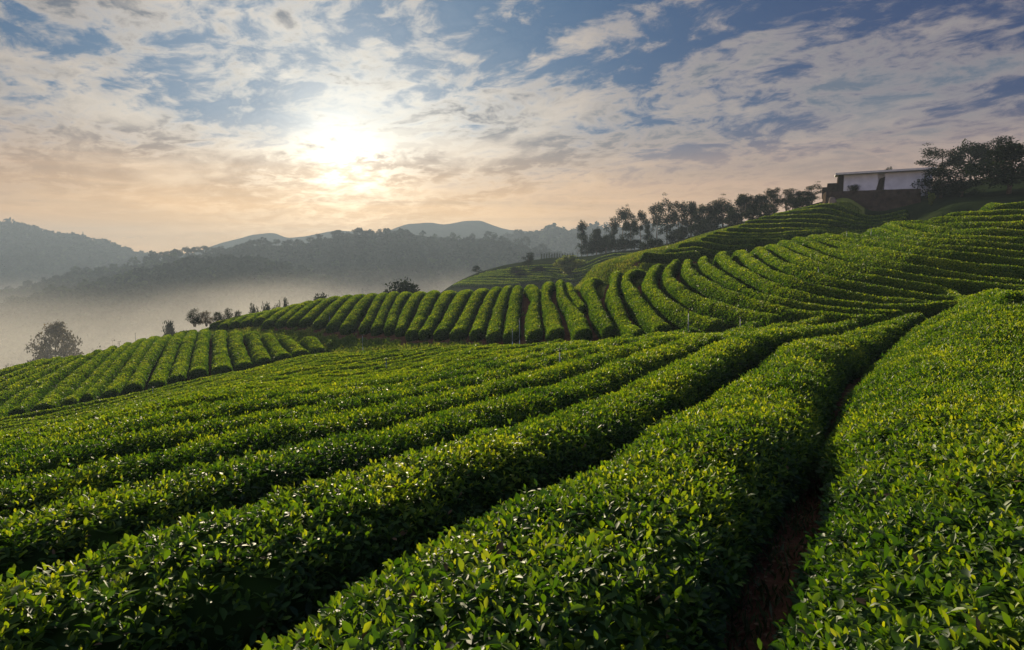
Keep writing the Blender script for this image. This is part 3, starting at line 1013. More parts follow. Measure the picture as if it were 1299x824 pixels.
def forest(G, cross, count, size, seed, label, lo=0.0, leaf=2.6, per=42, edge=1.0):
    r = np.random.default_rng(seed)
    n, mm = G.shape[:2]
    # spread over the near face by true area
    F = G[:, :cross + 2]
    A = np.linalg.norm(np.cross(F[1:, :-1] - F[:-1, :-1], F[:-1, 1:] - F[:-1, :-1]), axis=-1)
    A[:, :int(lo * cross)] *= 0.25
    A[:, cross - 3:] *= edge
    cdf = np.cumsum(A.ravel()); cdf /= cdf[-1]
    k = np.searchsorted(cdf, r.random(count)).clip(0, A.size - 1)
    ia, ib = np.unravel_index(k, A.shape)
    fu, fv = r.random((count, 1)), r.random((count, 1))
    pos = (F[ia, ib] * (1 - fu) + F[ia + 1, ib] * fu) * (1 - fv) + (F[ia, ib + 1] * (1 - fu) + F[ia + 1, ib + 1] * fu) * fv
    sz = size * np.minimum(r.lognormal(0, 0.33, count), 1.9)
    acc = Acc()
    base = np.repeat(pos, per, 0); S = np.repeat(sz, per)
    dirs = rand_dir(r, count * per)
    dirs[:, 2] = np.abs(dirs[:, 2]) * 1.0 - 0.15
    c = base + dirs * (S * r.uniform(0.55, 1.0, len(S)))[:, None] * np.array([0.75, 0.75, 1.0]) + np.array([0, 0, 1.0]) * (S * 0.45)[:, None]
    dd = rand_dir(r, len(c))
    tone = np.clip(np.repeat(r.normal(0.42, 0.22, count) + 0.35 * vnoise(pos * 0.012, seed), per) + r.normal(0, 0.12, len(c)), 0, 1)
    leaves_simple(acc, c - dd * (S * leaf * 0.08)[:, None], dd, S * leaf * 0.17 * r.uniform(0.7, 1.4, len(c)), tone, r, mat=0, wid=0.9)
    o = obj('forest', acc.mesh('forest', [M['forest_leaf']]))
    tag(o, label, 'forest', kind='stuff')


ZB = -61.2
GN1, c1 = ridge('near_ridge', [(-140, 404, 520), (0, 397, 545), (40, 388, 555), (72, 377, 560), (104, 372, 565), (140, 363, 570), (170, 354, 575), (205, 345, 580), (240, 338, 585), (300, 336, 590), (360, 346, 590), (430, 368, 580)], 210, 150, ZB, 4, 26, 0.7, 2)
forest(GN1, c1, 2600, 4.6, 41, 'dark wood on the nearer misty ridge low on the left', 0.25)
GN2, c2 = ridge('wooded_ridge', [(-160, 396, 740), (0, 377, 740), (40, 367, 745), (80, 353, 750), (130, 345, 760), (166, 337, 765), (200, 330, 770), (230, 326, 775), (260, 323, 780), (300, 319, 790), (324, 312, 795), (380, 309, 800), (410, 304, 800),
                        (440, 300, 800), (480, 297, 805), (520, 298, 805), (566, 302, 800), (598, 303, 790), (631, 305, 780), (659, 309, 770), (690, 321, 750), (740, 338, 730), (800, 350, 720)], 330, 220, ZB, 4, 30, 0.9, 3)
forest(GN2, c2, 6500, 5.2, 42, 'misty wood covering the long middle ridge', 0.3, edge=0.05)
GL, c3 = ridge('blue_hill', [(-260, 276, 1250), (-100, 279, 1250), (0, 287, 1250), (20, 289, 1250), (44, 293, 1250), (60, 300, 1245), (90, 304, 1240), (120, 311, 1240), (150, 318, 1235), (180, 328, 1230), (210, 340, 1225), (260, 360, 1220)], 420, 200, ZB, 5, 26, 1.2, 4)
forest(GL, c3, 4200, 7.0, 43, 'blue grey wood on the high hill at the far left', 0.3)
GF2, c4 = ridge('pale_hill', [(600, 318, 1080), (640, 305, 1100), (680, 299, 1100), (700, 295, 1100), (730, 294, 1100), (760, 292, 1100), (800, 293, 1100), (860, 290, 1100), (950, 292, 1100), (1060, 290, 1100), (1200, 296, 1100)], 340, 200, ZB, 5, 24, 1.2, 5)
forest(GF2, c4, 3200, 6.5, 44, 'pale wood on the hill behind the tree line', 0.3)
GF, c5 = ridge('far_range', [(-420, 330, 1460), (0, 326, 1480), (120, 326, 1480), (180, 326, 1480), (240, 321, 1480), (290, 305, 1480), (340, 296, 1480), (370, 301, 1480), (400, 297, 1480), (430, 293, 1480), (480, 295, 1480), (505, 288, 1480), (520, 284, 1480), (545, 282.5, 1480),
                       (565, 284, 1480), (590, 280, 1480), (607, 279, 1480), (622, 284, 1480), (650, 292, 1480), (690, 295, 1480), (740, 300, 1480), (830, 304, 1470), (1000, 310, 1600), (1250, 318, 1600), (1600, 320, 1500)], 330, 120, ZB, 5, 20, 1.0, 6)

# ------------------------------------------------------------------ haze
def volume_material(name, color, density, aniso):
    m, g = material(name)
    v = g.node('ShaderNodeVolumePrincipled')
    v.inputs['Color'].default_value = tuple(color) + (1,)
    v.inputs['Density'].default_value = density
    v.inputs['Anisotropy'].default_value = aniso
    g.l.new(v.outputs[0], g.out.inputs['Volume'])
    return m


a = Acc().box((-1750, -32, -64.5), (1750, 1960, 92))
tag(obj('haze', a.mesh('haze', [volume_material('haze_air', (0.27, 0.34, 0.44), 0.00045, 0.25)], False)), 'thin pale morning haze filling the whole valley', 'haze', kind='stuff')
mm_, g = material('valley_mist')
v = g.node('ShaderNodeVolumePrincipled')
v.inputs['Color'].default_value = (0.78, 0.76, 0.72, 1)
v.inputs['Anisotropy'].default_value = 0.25
pos = geopos(g)
sp = g.node('ShaderNodeSeparateXYZ')
g.l.new(pos, sp.inputs[0])
billow = g.noise(g.vmath('MULTIPLY', pos, (0.008, 0.008, 0.03)), 1.0, 4, 0.6)
lev = g.math('ADD', g.math('SUBTRACT', sp.outputs[2], g.ss(sp.outputs[0], -330.0, -110.0, 0.0, 9.0)), g.math('MULTIPLY', g.math('SUBTRACT', billow, 0.5), 44.0))
dn = g.math('MULTIPLY', g.math('POWER', g.ss(lev, -10.0, -64.0), 1.6), g.ss(sp.outputs[0], -420.0, -80.0, 0.0014, 0.0062))
g.l.new(dn, v.inputs['Density'])
g.l.new(v.outputs[0], g.out.inputs['Volume'])
a = Acc().box((-1100, 118, -64.0), (700, 940, 4))
tag(obj('mist', a.mesh('mist', [mm_], False)), 'low bank of bright mist lying in the valley beyond the tea rows', 'mist', kind='stuff')

# ------------------------------------------------------------------ hedges
for i, h in enumerate(HPATHS):
    build_hedge(i, h)

# ------------------------------------------------------------------ grass on the bank and between the rows
def grass_patch(mask, per_m2, size, name, label, mat, seed, tone0=0.5):
    r = np.random.default_rng(seed)
    A = np.abs((GX[1:, 1:] - GX[1:, :-1]) * (GY[1:, 1:] - GY[:-1, 1:]))
    d = A * per_m2 * mask[1:, 1:]
    n = int(d.sum())
    cdf = np.cumsum(d.ravel()); cdf /= cdf[-1]
    k = np.searchsorted(cdf, r.random(n)).clip(0, d.size - 1)
    ia, ib = np.unravel_index(k, d.shape)
    f, q_ = r.random(n), r.random(n)
    x = GX[ia, ib] + (GX[ia, ib + 1] - GX[ia, ib]) * f
    y = GY[ia, ib] + (GY[ia + 1, ib] - GY[ia, ib]) * q_
    pos = np.stack([x, y, ground(x, y) - 0.01], 1)
    dd = unit(r.normal(0, 0.45, (n, 3)) + np.array([0, 0, 0.9]))
    acc = Acc()
    le = size * (np.maximum(y, 6) / 40) ** 0.5 * r.uniform(0.5, 1.4, n) if size > 0.1 else size * r.uniform(0.5, 1.5, n)
    leaves_simple(acc, pos, dd, le, np.clip(tone0 + 0.25 * vnoise(pos * 0.5, 3) + r.normal(0, 0.2, n), 0, 1), r, mat=0, wid=0.16 if size < 0.1 else 0.35)
    o = obj(name, acc.mesh(name, [mat]))
    tag(o, label, 'grass', kind='stuff')


inview = (np.abs(GX) < 0.85 * GY + 2)
grass_patch((GT > 0.3) & (GT < 1.5) & (GY > 26) & (GY < 112) & inview, 90, 0.24, 'grass', 'sunlit yellow green grass on the bank between the tea blocks', M['grass'], 61, 0.42)
lane = np.exp(-(((GX * Ndir[0] + GY * Ndir[1]) + 0.75) / 0.32) ** 2)
grass_patch(lane * (GY < 13) * (GY > 0.5), 800, 0.085, 'path_grass', 'short dark grass tufts on the soil path between foreground hedges', M['grass_dark'], 62, 0.4)
r = np.random.default_rng(63)
nl = 900
sl_ = r.uniform(2.5, 12, nl); nn_ = -0.8 + r.normal(0, 0.28, nl)
xy = nn_[:, None] * Ndir + sl_[:, None] * Tdir
acc = Acc()
leaves_detailed(acc, np.column_stack([xy, ground(xy[:, 0], xy[:, 1]) + 0.02]), unit(r.normal(0, 1, (nl, 3)) * np.array([1, 1, 0.18])), r.uniform(0.03, 0.065, nl), r.random(nl), r, mat=0)
tag(obj('fallen_leaves', acc.mesh('fallen_leaves', [M['dry_leaf']])), 'brown fallen tea leaves scattered on the soil path', 'leaf litter', kind='stuff')

# ------------------------------------------------------------------ trees
def crown_clumps(acc, centres, radii, per, leaf, r, tone0=0.45, squash=0.8, mat=0):
    n = len(centres)
    c = np.repeat(centres, per, 0); R = np.repeat(radii, per)
    d = rand_dir(r, len(c))
    pos = c + d * (R * r.random(len(c)) ** 0.45)[:, None] * np.array([1, 1, squash])
    dd = unit(rand_dir(r, len(c)) + d * 0.4)
    tone = np.clip(np.repeat(r.normal(tone0, 0.15, n), per) + r.normal(0, 0.14, len(c)), 0, 1)
    leaves_simple(acc, pos, dd, leaf * r.uniform(0.6, 1.4, len(c)), tone, r, mat=mat, wid=0.6)


def make_tree(kind, seed):
    """returns (trunk mesh, crown mesh); unit height 1 x, nominal sizes in metres, height H0 and width W0"""
    r = np.random.default_rng(seed)
    tr, cr = Acc(), Acc()
    if kind == 'tall':
        H, Wd = 13.0, 5.0
        lean = r.normal(0, 0.5, 2)
        tz = np.linspace(-1.0, H * 0.93, 9)
        tp = np.stack([lean[0] * (tz / H) ** 1.4 * np.sign(1) if False else lean[0] * np.clip(tz / H, 0, 1) + 0.12 * np.sin(tz * 0.8 + seed), lean[1] * np.clip(tz / H, 0, 1) + 0.1 * np.cos(tz * 0.7), tz], 1)
        tr.add(*tube(tp, np.linspace(0.20, 0.05, 9), 7))
        nb = r.integers(11, 17)
        hz = H * np.clip(r.beta(1.2, 1.1, nb) * 0.66 + 0.32, 0.30, 0.96)
        ang = r.random(nb) * 6.28
        rr = Wd * 0.5 * (0.35 + 0.65 * r.random(nb)) * np.sqrt(np.clip(1.1 - ((hz / H - 0.62) / 0.40) ** 2, 0.10, 1))
        base = np.stack([np.interp(hz - 1.2, tz, tp[:, 0]), np.interp(hz - 1.2, tz, tp[:, 1]), hz - 1.2], 1)
        tip = base + np.stack([np.cos(ang) * rr, np.sin(ang) * rr, np.full(nb, 1.2) + r.normal(0, 0.3, nb)], 1)
        for b, t in zip(base, tip):
            mid = (b + t) / 2 + [0, 0, -0.15]
            tr.add(*tube([b, mid, t], [0.07, 0.045, 0.02], 5))
        crown_clumps(cr, tip, r.uniform(0.8, 1.3, nb), 190, 0.36, r, squash=1.15)
        crown_clumps(cr, tip + r.normal(0, 0.75, tip.shape), r.uniform(0.45, 0.8, nb), 45, 0.28, r)
        crown_clumps(cr, np.array([[tp[-1, 0], tp[-1, 1], H - 0.8]]), np.array([0.9]), 110, 0.30, r)
    elif kind == 'broad':
        H, Wd = 8.0, 8.0
        tz = np.linspace(-1.5, H * 0.55, 6)
        tr.add(*tube(np.stack([0.1 * np.sin(tz), 0.1 * np.cos(tz), tz], 1), np.linspace(0.26, 0.12, 6), 7))
        nb = 24
        d = rand_dir(r, nb); d[:, 2] = np.where(d[:, 2] < -0.8, -d[:, 2], d[:, 2])
        tip = np.array([0, 0, H * 0.47]) + d * np.array([Wd * 0.40, Wd * 0.40, H * 0.45]) * r.uniform(0.62, 1.0, (nb, 1))
        for t in tip:
            b = np.array([0, 0, H * r.uniform(0.2, 0.45)])
            tr.add(*tube([b, (b + t) / 2 + r.normal(0, 0.2, 3), t], [0.10, 0.06, 0.025], 5))
        crown_clumps(cr, tip, r.uniform(0.85, 1.4, nb), 150, 0.36, r, squash=0.9)
        crown_clumps(cr, tip * [0.7, 0.7, 0.9], r.uniform(0.8, 1.2, nb), 40, 0.34, r, 0.3)
    elif kind == 'layered':
        H, Wd = 7.0, 8.5
        tz = np.linspace(-1.5, H * 0.92, 8)
        tr.add(*tube(np.stack([0.15 * np.sin(tz * 0.9), 0.1 * np.cos(tz), tz], 1), np.linspace(0.22, 0.04, 8), 7))
        tips = []
        for lv in np.linspace(0.16, 0.97, 9):
            nb = 9 if lv < 0.8 else 5
            R = Wd * 0.5 * math.sqrt(max(0.06, 1 - (max(lv - 0.2, 0) / 0.8) ** 1.7))
            a0 = r.random() * 6.28
            for k in range(nb):
                an = a0 + k * 6.28 / nb + r.normal(0, 0.25)
                rr = R * r.uniform(0.45, 1.0)
                t = np.array([math.cos(an) * rr, math.sin(an) * rr, H * lv + r.normal(0, 0.2)])
                b = np.array([0, 0, H * max(lv - 0.12, 0.1)])
                tr.add(*tube([b, (b + t) / 2 + [0, 0, 0.2], t], [0.06, 0.04, 0.015], 5))
                tips += [t, (b + 2 * t) / 3 + r.normal(0, 0.25, 3)]
        tips = np.array(tips)
        crown_clumps(cr, tips, r.uniform(0.5, 0.9, len(tips)), 64, 0.24, r, 0.45, 0.5)
    elif kind == 'shrub':
        H, Wd = 2.4, 2.0
        tips = []
        for k in range(9):
            an = r.random() * 6.28; sp = r.uniform(0.1, 0.75)
            t = np.array([math.cos(an) * sp, math.sin(an) * sp, r.uniform(1.5, 2.25)])
            pth = np.array([[math.cos(an) * 0.1, math.sin(an) * 0.1, -0.4], t * [0.6, 0.6, 0.5], t])
            tr.add(*tube(pth, [0.035, 0.025, 0.01], 5))
            for f in np.linspace(0.06, 1.0, 8):
                tips.append(pth[0] * (1 - f) ** 2 + pth[1] * 2 * f * (1 - f) + pth[2] * f * f + r.normal(0, 0.10, 3))
        tips = np.array(tips)
        crown_clumps(cr, tips, r.uniform(0.20, 0.36, len(tips)), 26, 0.13, r, 0.5, 1.0)
    elif kind == 'bush':
        H, Wd = 2.6, 2.2
        for k in range(8):
            an = r.random() * 6.28; sp = r.uniform(0.2, 0.8)
            tr.add(*tube([[math.cos(an) * 0.1, math.sin(an) * 0.1, -0.5], [math.cos(an) * sp * 0.6, math.sin(an) * sp * 0.6, 0.9], [math.cos(an) * sp, math.sin(an) * sp, r.uniform(1.4, 2.1)]], [0.04, 0.03, 0.01], 5))
        nb = 44
        zz = r.uniform(0.05, 0.93, nb); an = r.random(nb) * 6.28
        rr = Wd * 0.40 * np.sqrt(np.clip(1 - ((zz - 0.38) / 0.62) ** 2, 0.05, 1)) * r.random(nb) ** 0.4
        crown_clumps(cr, np.stack([np.cos(an) * rr, np.sin(an) * rr, zz * H], 1), r.uniform(0.22, 0.42, nb), 60, 0.13, r, 0.5, 1.1)
    elif kind == 'feathery':
        H, Wd = 9.0, 9.0
        tips = []
        for k in range(26):
            an = r.random() * 6.28; sp = r.uniform(0.8, 4.2); hh_ = r.uniform(4.5, 8.5) * (1 - 0.04 * sp)
            tt_ = np.linspace(0, 1, 6)
            pth = np.stack([math.cos(an) * sp * tt_ ** 1.6, math.sin(an) * sp * tt_ ** 1.6, -0.6 + (hh_ + 0.6) * np.sin(tt_ * 1.5) / math.sin(1.5)], 1)
            tr.add(*tube(pth, np.linspace(0.06, 0.012, 6), 5))
            for f in np.linspace(0.35, 1, 9):
                tips.append([np.interp(f, tt_, pth[:, c]) for c in range(3)])
        tips = np.array(tips) + r.normal(0, 0.25, (len(tips), 3))
        crown_clumps(cr, tips, r.uniform(0.35, 0.8, len(tips)), 40, 0.42, r, 0.55, 0.8)
    elif kind == 'bare':
        H, Wd = 5.0, 5.0
        tz = np.linspace(-1.0, 3.0, 5)
        tr.add(*tube(np.stack([0.1 * np.sin(tz), tz * 0, tz], 1), np.linspace(0.12, 0.06, 5), 6))
        tips = []
        for k in range(14):
            an = r.random() * 6.28; b = np.array([0, 0, r.uniform(1.2, 3.0)])
            t = b + np.array([math.cos(an) * r.uniform(1, 2.4), math.sin(an) * r.uniform(1, 2.4), r.uniform(0.6, 2.0)])
            tr.add(*tube([b, (b + t) / 2 + r.normal(0, 0.15, 3), t], [0.045, 0.03, 0.012], 5))
            for _ in range(3):
                t2 = t + r.normal(0, 0.6, 3); b2 = (b + t) / 2
                tr.add(*tube([b2, (b2 + t2) / 2, t2], [0.02, 0.014, 0.008], 4))
                tips.append(t2)
        crown_clumps(cr, np.array(tips), np.full(len(tips), 0.3), 8, 0.16, r, 0.6)
    elif kind == 'ridge':
        H, Wd = 13.0, 8.0
        tz = np.linspace(-2.0, H * 0.85, 5)
        tr.add(*tube(np.stack([0.2 * np.sin(tz + seed), 0.2 * np.cos(tz), tz], 1), np.linspace(0.28, 0.10, 5), 5))
        nb = 10
        ang = r.random(nb) * 6.28; hz = H * r.uniform(0.52, 0.93, nb); rr = Wd * 0.42 * r.random(nb) ** 0.6 * np.clip(1.7 - hz / H, 0.4, 1)
        tip = np.stack([np.cos(ang) * rr, np.sin(ang) * rr, hz], 1)
        for t in tip:
            b = np.array([0, 0, t[2] - 1.5])
            tr.add(*tube([b, t], [0.10, 0.04], 4))
        crown_clumps(cr, tip, r.uniform(1.2, 2.0, nb), 70, 1.0, r, 0.3, 0.75)
    return tr, cr, H, Wd


PROTO = {}


def tree(name, kind, px, ytop, Y, wpx, label, cat='tree', group=None, mat='tree_leaf', var=0, zbase=None, rz=None):
    key = (kind, var, mat)
    if key not in PROTO:
        tr, cr, H, Wd = make_tree(kind, 300 + var * 17 + len(kind))
        PROTO[key] = (tr.mesh('trunk', [M['bark']]), cr.mesh('crown', [M[mat]]), H, Wd)
    tm, cm, H, Wd = PROTO[key]
    t = P(px, ytop, Y)
    zb = float(ground(t[0], Y)) if zbase is None else zbase
    hh = max(t[2] - zb, 0.6)
    root = empty(name, (t[0], Y, zb - 0.02), random.uniform(0, 6.28) if rz is None else rz)
    wid = wpx * Y / FPX
    root.scale = (wid / Wd, wid / Wd, hh / H)
    tag(root, label, cat, group)
    k1 = 'stems' if kind in ('shrub', 'bush', 'feathery') else 'trunk'
    obj(k1, tm, root)
    obj('crown' if k1 == 'trunk' else 'foliage', cm, root)
    return root


def tl_depth(px):
    return float(np.interp(px, [735, 790, 850, 900, 960, 1030], [233, 214, 191, 171, 154, 141]))


TL = [(738, 281, 15, 'tall', 'slim dark tree alone at the downhill end of the hillside tree line'), (757, 285, 17, 'broad', 'low bushy tree beside the slim end tree of the tree line'),
      (768, 293, 16, 'broad', 'small rounded tree between the bushy end tree and the taller trees'), (777, 275, 16, 'tall', 'airy tree with clumped crown starting the taller group of the tree line'),
      (791, 265, 20, 'tall', 'tall tree with dense dark crown in the first group of the tree line'), (801, 268, 17, 'tall', 'tall tree close behind the dense one in the first group'),
      (813, 270, 18, 'tall', 'tree with bare pale trunk and flat crown beside the dark round bush'), (823, 279, 12, 'tall', 'small leaning tree between two taller bare trunked trees'),
      (835, 259, 20, 'tall', 'loose crowned tree just left of the tallest one in the line'), (847, 254, 22, 'tall', 'tallest straight trunked tree of the hillside tree line'),
      (861, 258, 20, 'tall', 'drooping crowned tree just right of the tallest one in the line'), (878, 256, 26, 'broad', 'dense full tree starting the unbroken part of the tree line'),
      (893, 257, 26, 'broad', 'dense dark tree in the unbroken part beside the terrace ends'), (908, 253, 24, 'tall', 'narrow dark tree rising in front of the dense part of the line'),
      (918, 250, 30, 'broad', 'biggest dark rounded tree at the middle of the tree line'), (942, 246, 28, 'broad', 'full rounded tree uphill of the biggest dark one'),
      (953, 249, 22, 'tall', 'thin topped tree between two full rounded ones uphill'), (966, 243, 28, 'broad', 'broad tree halfway between the biggest dark tree and the shed'),
      (983, 240, 22, 'tall', 'open crowned tree with sky showing through, uphill part of the line'), (999, 239, 26, 'tall', 'twin topped tree near the uphill end of the tree line'),
      (1019, 241, 24, 'broad', 'grey green tree next to the uphill end of the tree line'), (1031, 235, 22, 'tall', 'last tree of the line, nearest the white shed')]
for i, (px, yt, wp, kd_, lab) in enumerate(TL):
    tree('hillside_tree', kd_, px, yt, tl_depth(px) + (i % 3) * 3, wp * (1.02 if kd_ == 'tall' else 1.4), lab, 'tree', 'trees of the hillside tree line', var=i % 4)
UND = [(745, 301), (757, 303), (769, 303), (781, 302), (793, 301), (805, 301), (856, 298), (868, 294), (884, 290), (899, 286), (932, 276), (955, 272), (976, 266), (1006, 258), (1018, 255)]
for i, (px, yt) in enumerate(UND):
    tree('understory_shrub', 'broad', px, yt - (9 if px > 850 else 0), tl_depth(px) - 6, 24 + (i * 7) % 8, f'dark shrub at the foot of the hillside tree line, {ORD[i]} from its downhill end', 'shrub', 'shrubs under the tree line', var=i % 3)
tree('round_bush', 'broad', 829, 296, 165, 36, 'large dark round bush standing below the gap in the tree line', 'bush', var=2)
tree('tree_stump', 'bare', 733, 311, 236, 7, 'short forked dead tree beside the slim end tree', 'dead tree')
# hazy hill
tree('conical_tree', 'tall', 671, 320, 200, 15, 'dark upright tree standing out on the hazy terraced hill', 'tree', var=3)
for i, (px, yt, wp, lab) in enumerate([(655, 338, 26, 'hazy bushy tree left of the dark upright tree on the terraced hill'), (684, 337, 26, 'hazy bushy tree right of the dark upright tree on the terraced hill'), (668, 345, 34, 'wide hazy bush below the dark upright tree')]):
    tree('hazy_tree', 'broad', px, yt, 192 - 3 * i, wp, lab, 'tree', 'bushy trees on the hazy terraced hill', var=i % 2)
tree('feathery_tree', 'feathery', 721, 322, 182, 50, 'tall feathery light green tree on the hazy hillside', 'tree', var=1, mat='grass')
tree('terrace_tree', 'broad', 605, 335.5, 228, 14, 'small round tree on the left edge of the hazy terraces', 'tree', var=1)
for i in range(13):
    px = 687 + i * 3.3
    tree('sapling', 'shrub', px, 319.5 + (i * 5 % 3) * 0.6, 238, 3.2, 'tiny upright sapling in the row on the hazy hill skyline', 'sapling', 'saplings in a row on the hazy skyline', var=i % 2)
# crest shrubs
for i, (px, yt, wp, lab) in enumerate([(246, 391.5, 17, 'tallest green shrub at the left end of the five crest shrubs'), (261, 394, 14, 'reddish green shrub, second of the five crest shrubs from the tall one'), (276, 395.5, 13, 'small shrub in the middle of the five crest shrubs'),
                                       (289, 391, 14, 'upright shrub with narrow top, fourth of the five crest shrubs'), (302, 393.5, 10, 'smallest thin shrub closing the row of five crest shrubs')]):
    tree('crest_shrub', 'bush', px, yt, 88, wp * 1.25, lab, 'shrub', 'shrubs on the crest', var=i % 3, mat='brown_leaf' if i == 1 else 'tree_leaf', zbase=float(P(px, 410.5, 88)[2]))
for i, (px, yt, wp, kd_, lab) in enumerate([(322, 386, 16, 'broad', 'small hazy tree just beyond the crest, first behind the shrubs'), (337, 384, 20, 'feathery', 'pale loose tree beyond the crest between two darker hazy trees'), (351, 378.5, 18, 'broad', 'tallest hazy tree just beyond the left part of the crest'),
                                            (362, 383, 13, 'broad', 'low hazy tree beside the tallest one beyond the crest'), (408, 373.5, 30, 'broad', 'wide hazy treetop barely showing over the crest rows'),
                                            (515, 349, 80, 'broad', 'wide dark tree clump rising behind the middle of the crest'), (497, 360, 16, 'broad', 'small bush at the foot of the wide dark crest tree'),
                                            (215, 408, 28, 'broad', 'ghostly round tree in the mist beyond the knoll'), (140, 430, 34, 'bare', 'leafless small tree in the mist beyond the knoll'), (5, 457, 22, 'bare', 'sparse small tree at the far left edge of the knoll')]):
    Yt = {0: 128, 1: 132, 2: 126, 3: 130, 4: 118, 5: 128, 6: 122, 7: 150, 8: 108, 9: 84}[i]
    tree('misty_tree', kd_, px, yt - (4 if px > 300 else 0), Yt, wp * 1.15, lab, 'tree', 'trees behind the crest', var=i % 4)
tree('spreading_tree', 'layered', 69, 411, 180, 86, 'spreading brown green tree with layered branches beyond the left knoll', 'tree', mat='brown_leaf')
# lone round bush at the end of the knoll rows
b = cast(418, 434, -0.3)
tree('tea_bush', 'shrub', 418, 429.5, float(b[1]), 11, 'lone round tea bush at the grassy end of the knoll rows', 'bush', mat='tea_leaf', var=1)

# ridge trees far away
RT = [(192, 323, 1), (199, 321, 1), (207, 319, 1), (214, 318, 1), (221, 316, 1), (229, 315, 1), (237, 313, 1), (245, 313, 1), (253, 312, 1), (261, 311, 1), (269, 312, 1), (277, 312, 1), (283, 314, 1),
      (296, 313, 2), (303, 310, 2), (311, 306, 2), (318, 304, 2), (325, 303, 2), (333, 304, 2), (341, 305, 2), (351, 302, 2), (366, 303, 2), (376, 303, 2),
      (396, 300, 3), (405, 296, 3), (414, 299, 3), (423, 292, 3), (430, 291, 3), (438, 295, 3), (452, 289, 3), (458, 287, 3), (466, 291, 3), (473, 292, 3), (483, 290, 3), (492, 289, 3), (501, 291, 3)]
RL = {1: ('slim tree in the open row on the left part of the misty ridge', 'trees in the open row on the misty ridge'), 2: ('dark tree in the second clump along the misty ridge', 'trees in the second clump on the misty ridge'),
      3: ('dark tree on the highest stretch of the misty ridge', 'trees on the highest stretch of the misty ridge')}
for i, (px, yt, gr) in enumerate(RT):
    t = P(px, yt, 790)
    zb = t[2] - (13 if gr == 1 else 12) - (i * 7 % 4)
    tree('ridge_tree', 'ridge', px, yt, 786 + (i % 3) * 4, 10 + (i * 5 % 4), RL[gr][0], 'tree', RL[gr][1], var=i % 5, zbase=zb)

# ------------------------------------------------------------------ shed and its wall
def box_mesh(name, boxes, mat, bevel=0.0):
    a = Acc()
    for lo, hi in boxes:
        a.box(lo, hi)
    return a.mesh(name, [M[mat]], False)


O = P(1063, 241.5, 119)
shed = empty('shed', tuple(O), rad(-24))
tag(shed, 'long low white walled shed with flat sheet roof above a dark wall', 'shed')
Wd_, Hh_, Dp = 14.2, 2.75, 6.0
obj('wall', box_mesh('shed_wall', [((0.85, 0.25, -1.6), (6.15, Dp, Hh_)), ((7.15, 0.25, -1.6), (Wd_, Dp, Hh_)), ((6.15, 1.2, -1.6), (7.15, Dp, Hh_))], 'white_wall'), shed)
obj('corner_post', box_mesh('shed_post', [((-0.05, 0.2, -1.6), (0.84, Dp, Hh_ - 0.02))], 'dark_wood'), shed)
# leaning dark door leaf in the opening
a = Acc()
V = np.array([[-0.9, 0, 0]]) + np.array([[6.75, 0.10, -0.38], [7.75, 0.10, -0.38], [8.1, 0.10, 2.1], [7.3, 0.10, 1.75], [6.75, 0.22, -0.38], [7.75, 0.22, -0.38], [8.1, 0.22, 2.1], [7.3, 0.22, 1.75]])
a.add(V, [[0, 1, 2, 3], [7, 6, 5, 4], [0, 4, 5, 1], [1, 5, 6, 2], [2, 6, 7, 3], [3, 7, 4, 0]])
obj('door', a.mesh('shed_door', [M['dark_wood']], False), shed)
a = Acc()
V = np.array([[-0.5, -0.7, 2.78], [Wd_ + 0.3, -0.7, 2.98], [Wd_ + 0.3, Dp + 0.4, 3.25], [-0.5, Dp + 0.4, 3.05], [-0.5, -0.7, 2.90], [Wd_ + 0.3, -0.7, 3.10], [Wd_ + 0.3, Dp + 0.4, 3.37], [-0.5, Dp + 0.4, 3.17]])
a.add(V, [[0, 3, 2, 1], [4, 5, 6, 7], [0, 1, 5, 4], [1, 2, 6, 5], [2, 3, 7, 6], [3, 0, 4, 7]])
roof = obj('roof', a.mesh('shed_roof', [M['roof_sheet']], False), shed)
a = Acc()
V = np.array([[-0.55, -0.80, 2.66], [Wd_ + 0.35, -0.80, 2.86], [Wd_ + 0.35, -0.703, 2.86], [-0.55, -0.703, 2.66], [-0.55, -0.80, 3.0], [Wd_ + 0.35, -0.80, 3.2], [Wd_ + 0.35, -0.703, 3.2], [-0.55, -0.703, 3.0]])
a.add(V, [[0, 3, 2, 1], [4, 5, 6, 7], [0, 1, 5, 4], [1, 2, 6, 5], [2, 3, 7, 6], [3, 0, 4, 7]])
obj('fascia', a.mesh('shed_fascia', [M['roof_sheet']], False), roof)
obj('lean_to', box_mesh('shed_lean_to', [((-1.7, 1.2, -0.8), (-0.06, 5.0, 1.45)), ((-2.5, 1.8, -1.0), (-1.702, 4.6, 0.85))], 'dark_wood'), shed)

# retaining wall of dark stone with an uneven face
def rough_wall(x0, x1, z0, z1, depth, nx, nz, seed, slope=0.25):
    xs, zs = np.linspace(x0, x1, nx), np.linspace(z0, z1, nz)
    X, Z = np.meshgrid(xs, zs, indexing='ij')
    Y = -slope * (z1 - Z)
    f = np.stack([X, Y, Z], -1).reshape(-1, 3)
    Y = Y + (0.18 * vnoise(f * 0.9, seed) + 0.10 * vnoise(f * 2.6, seed + 1)).reshape(Y.shape)
    front = np.stack([X, Y, Z], -1)
    backp = front.copy(); backp[..., 1] = depth
    a = Acc()
    a.add(front.reshape(-1, 3), grid_faces(nx, nz)[:, ::-1])
    a.add(backp.reshape(-1, 3), grid_faces(nx, nz))
    for edge in (np.stack([front[:, -1], backp[:, -1]], 1), np.stack([front[0], backp[0]], 1), np.stack([front[-1], backp[-1]], 1)):
        a.add(edge.reshape(-1, 3), grid_faces(len(edge), 2))
    return a


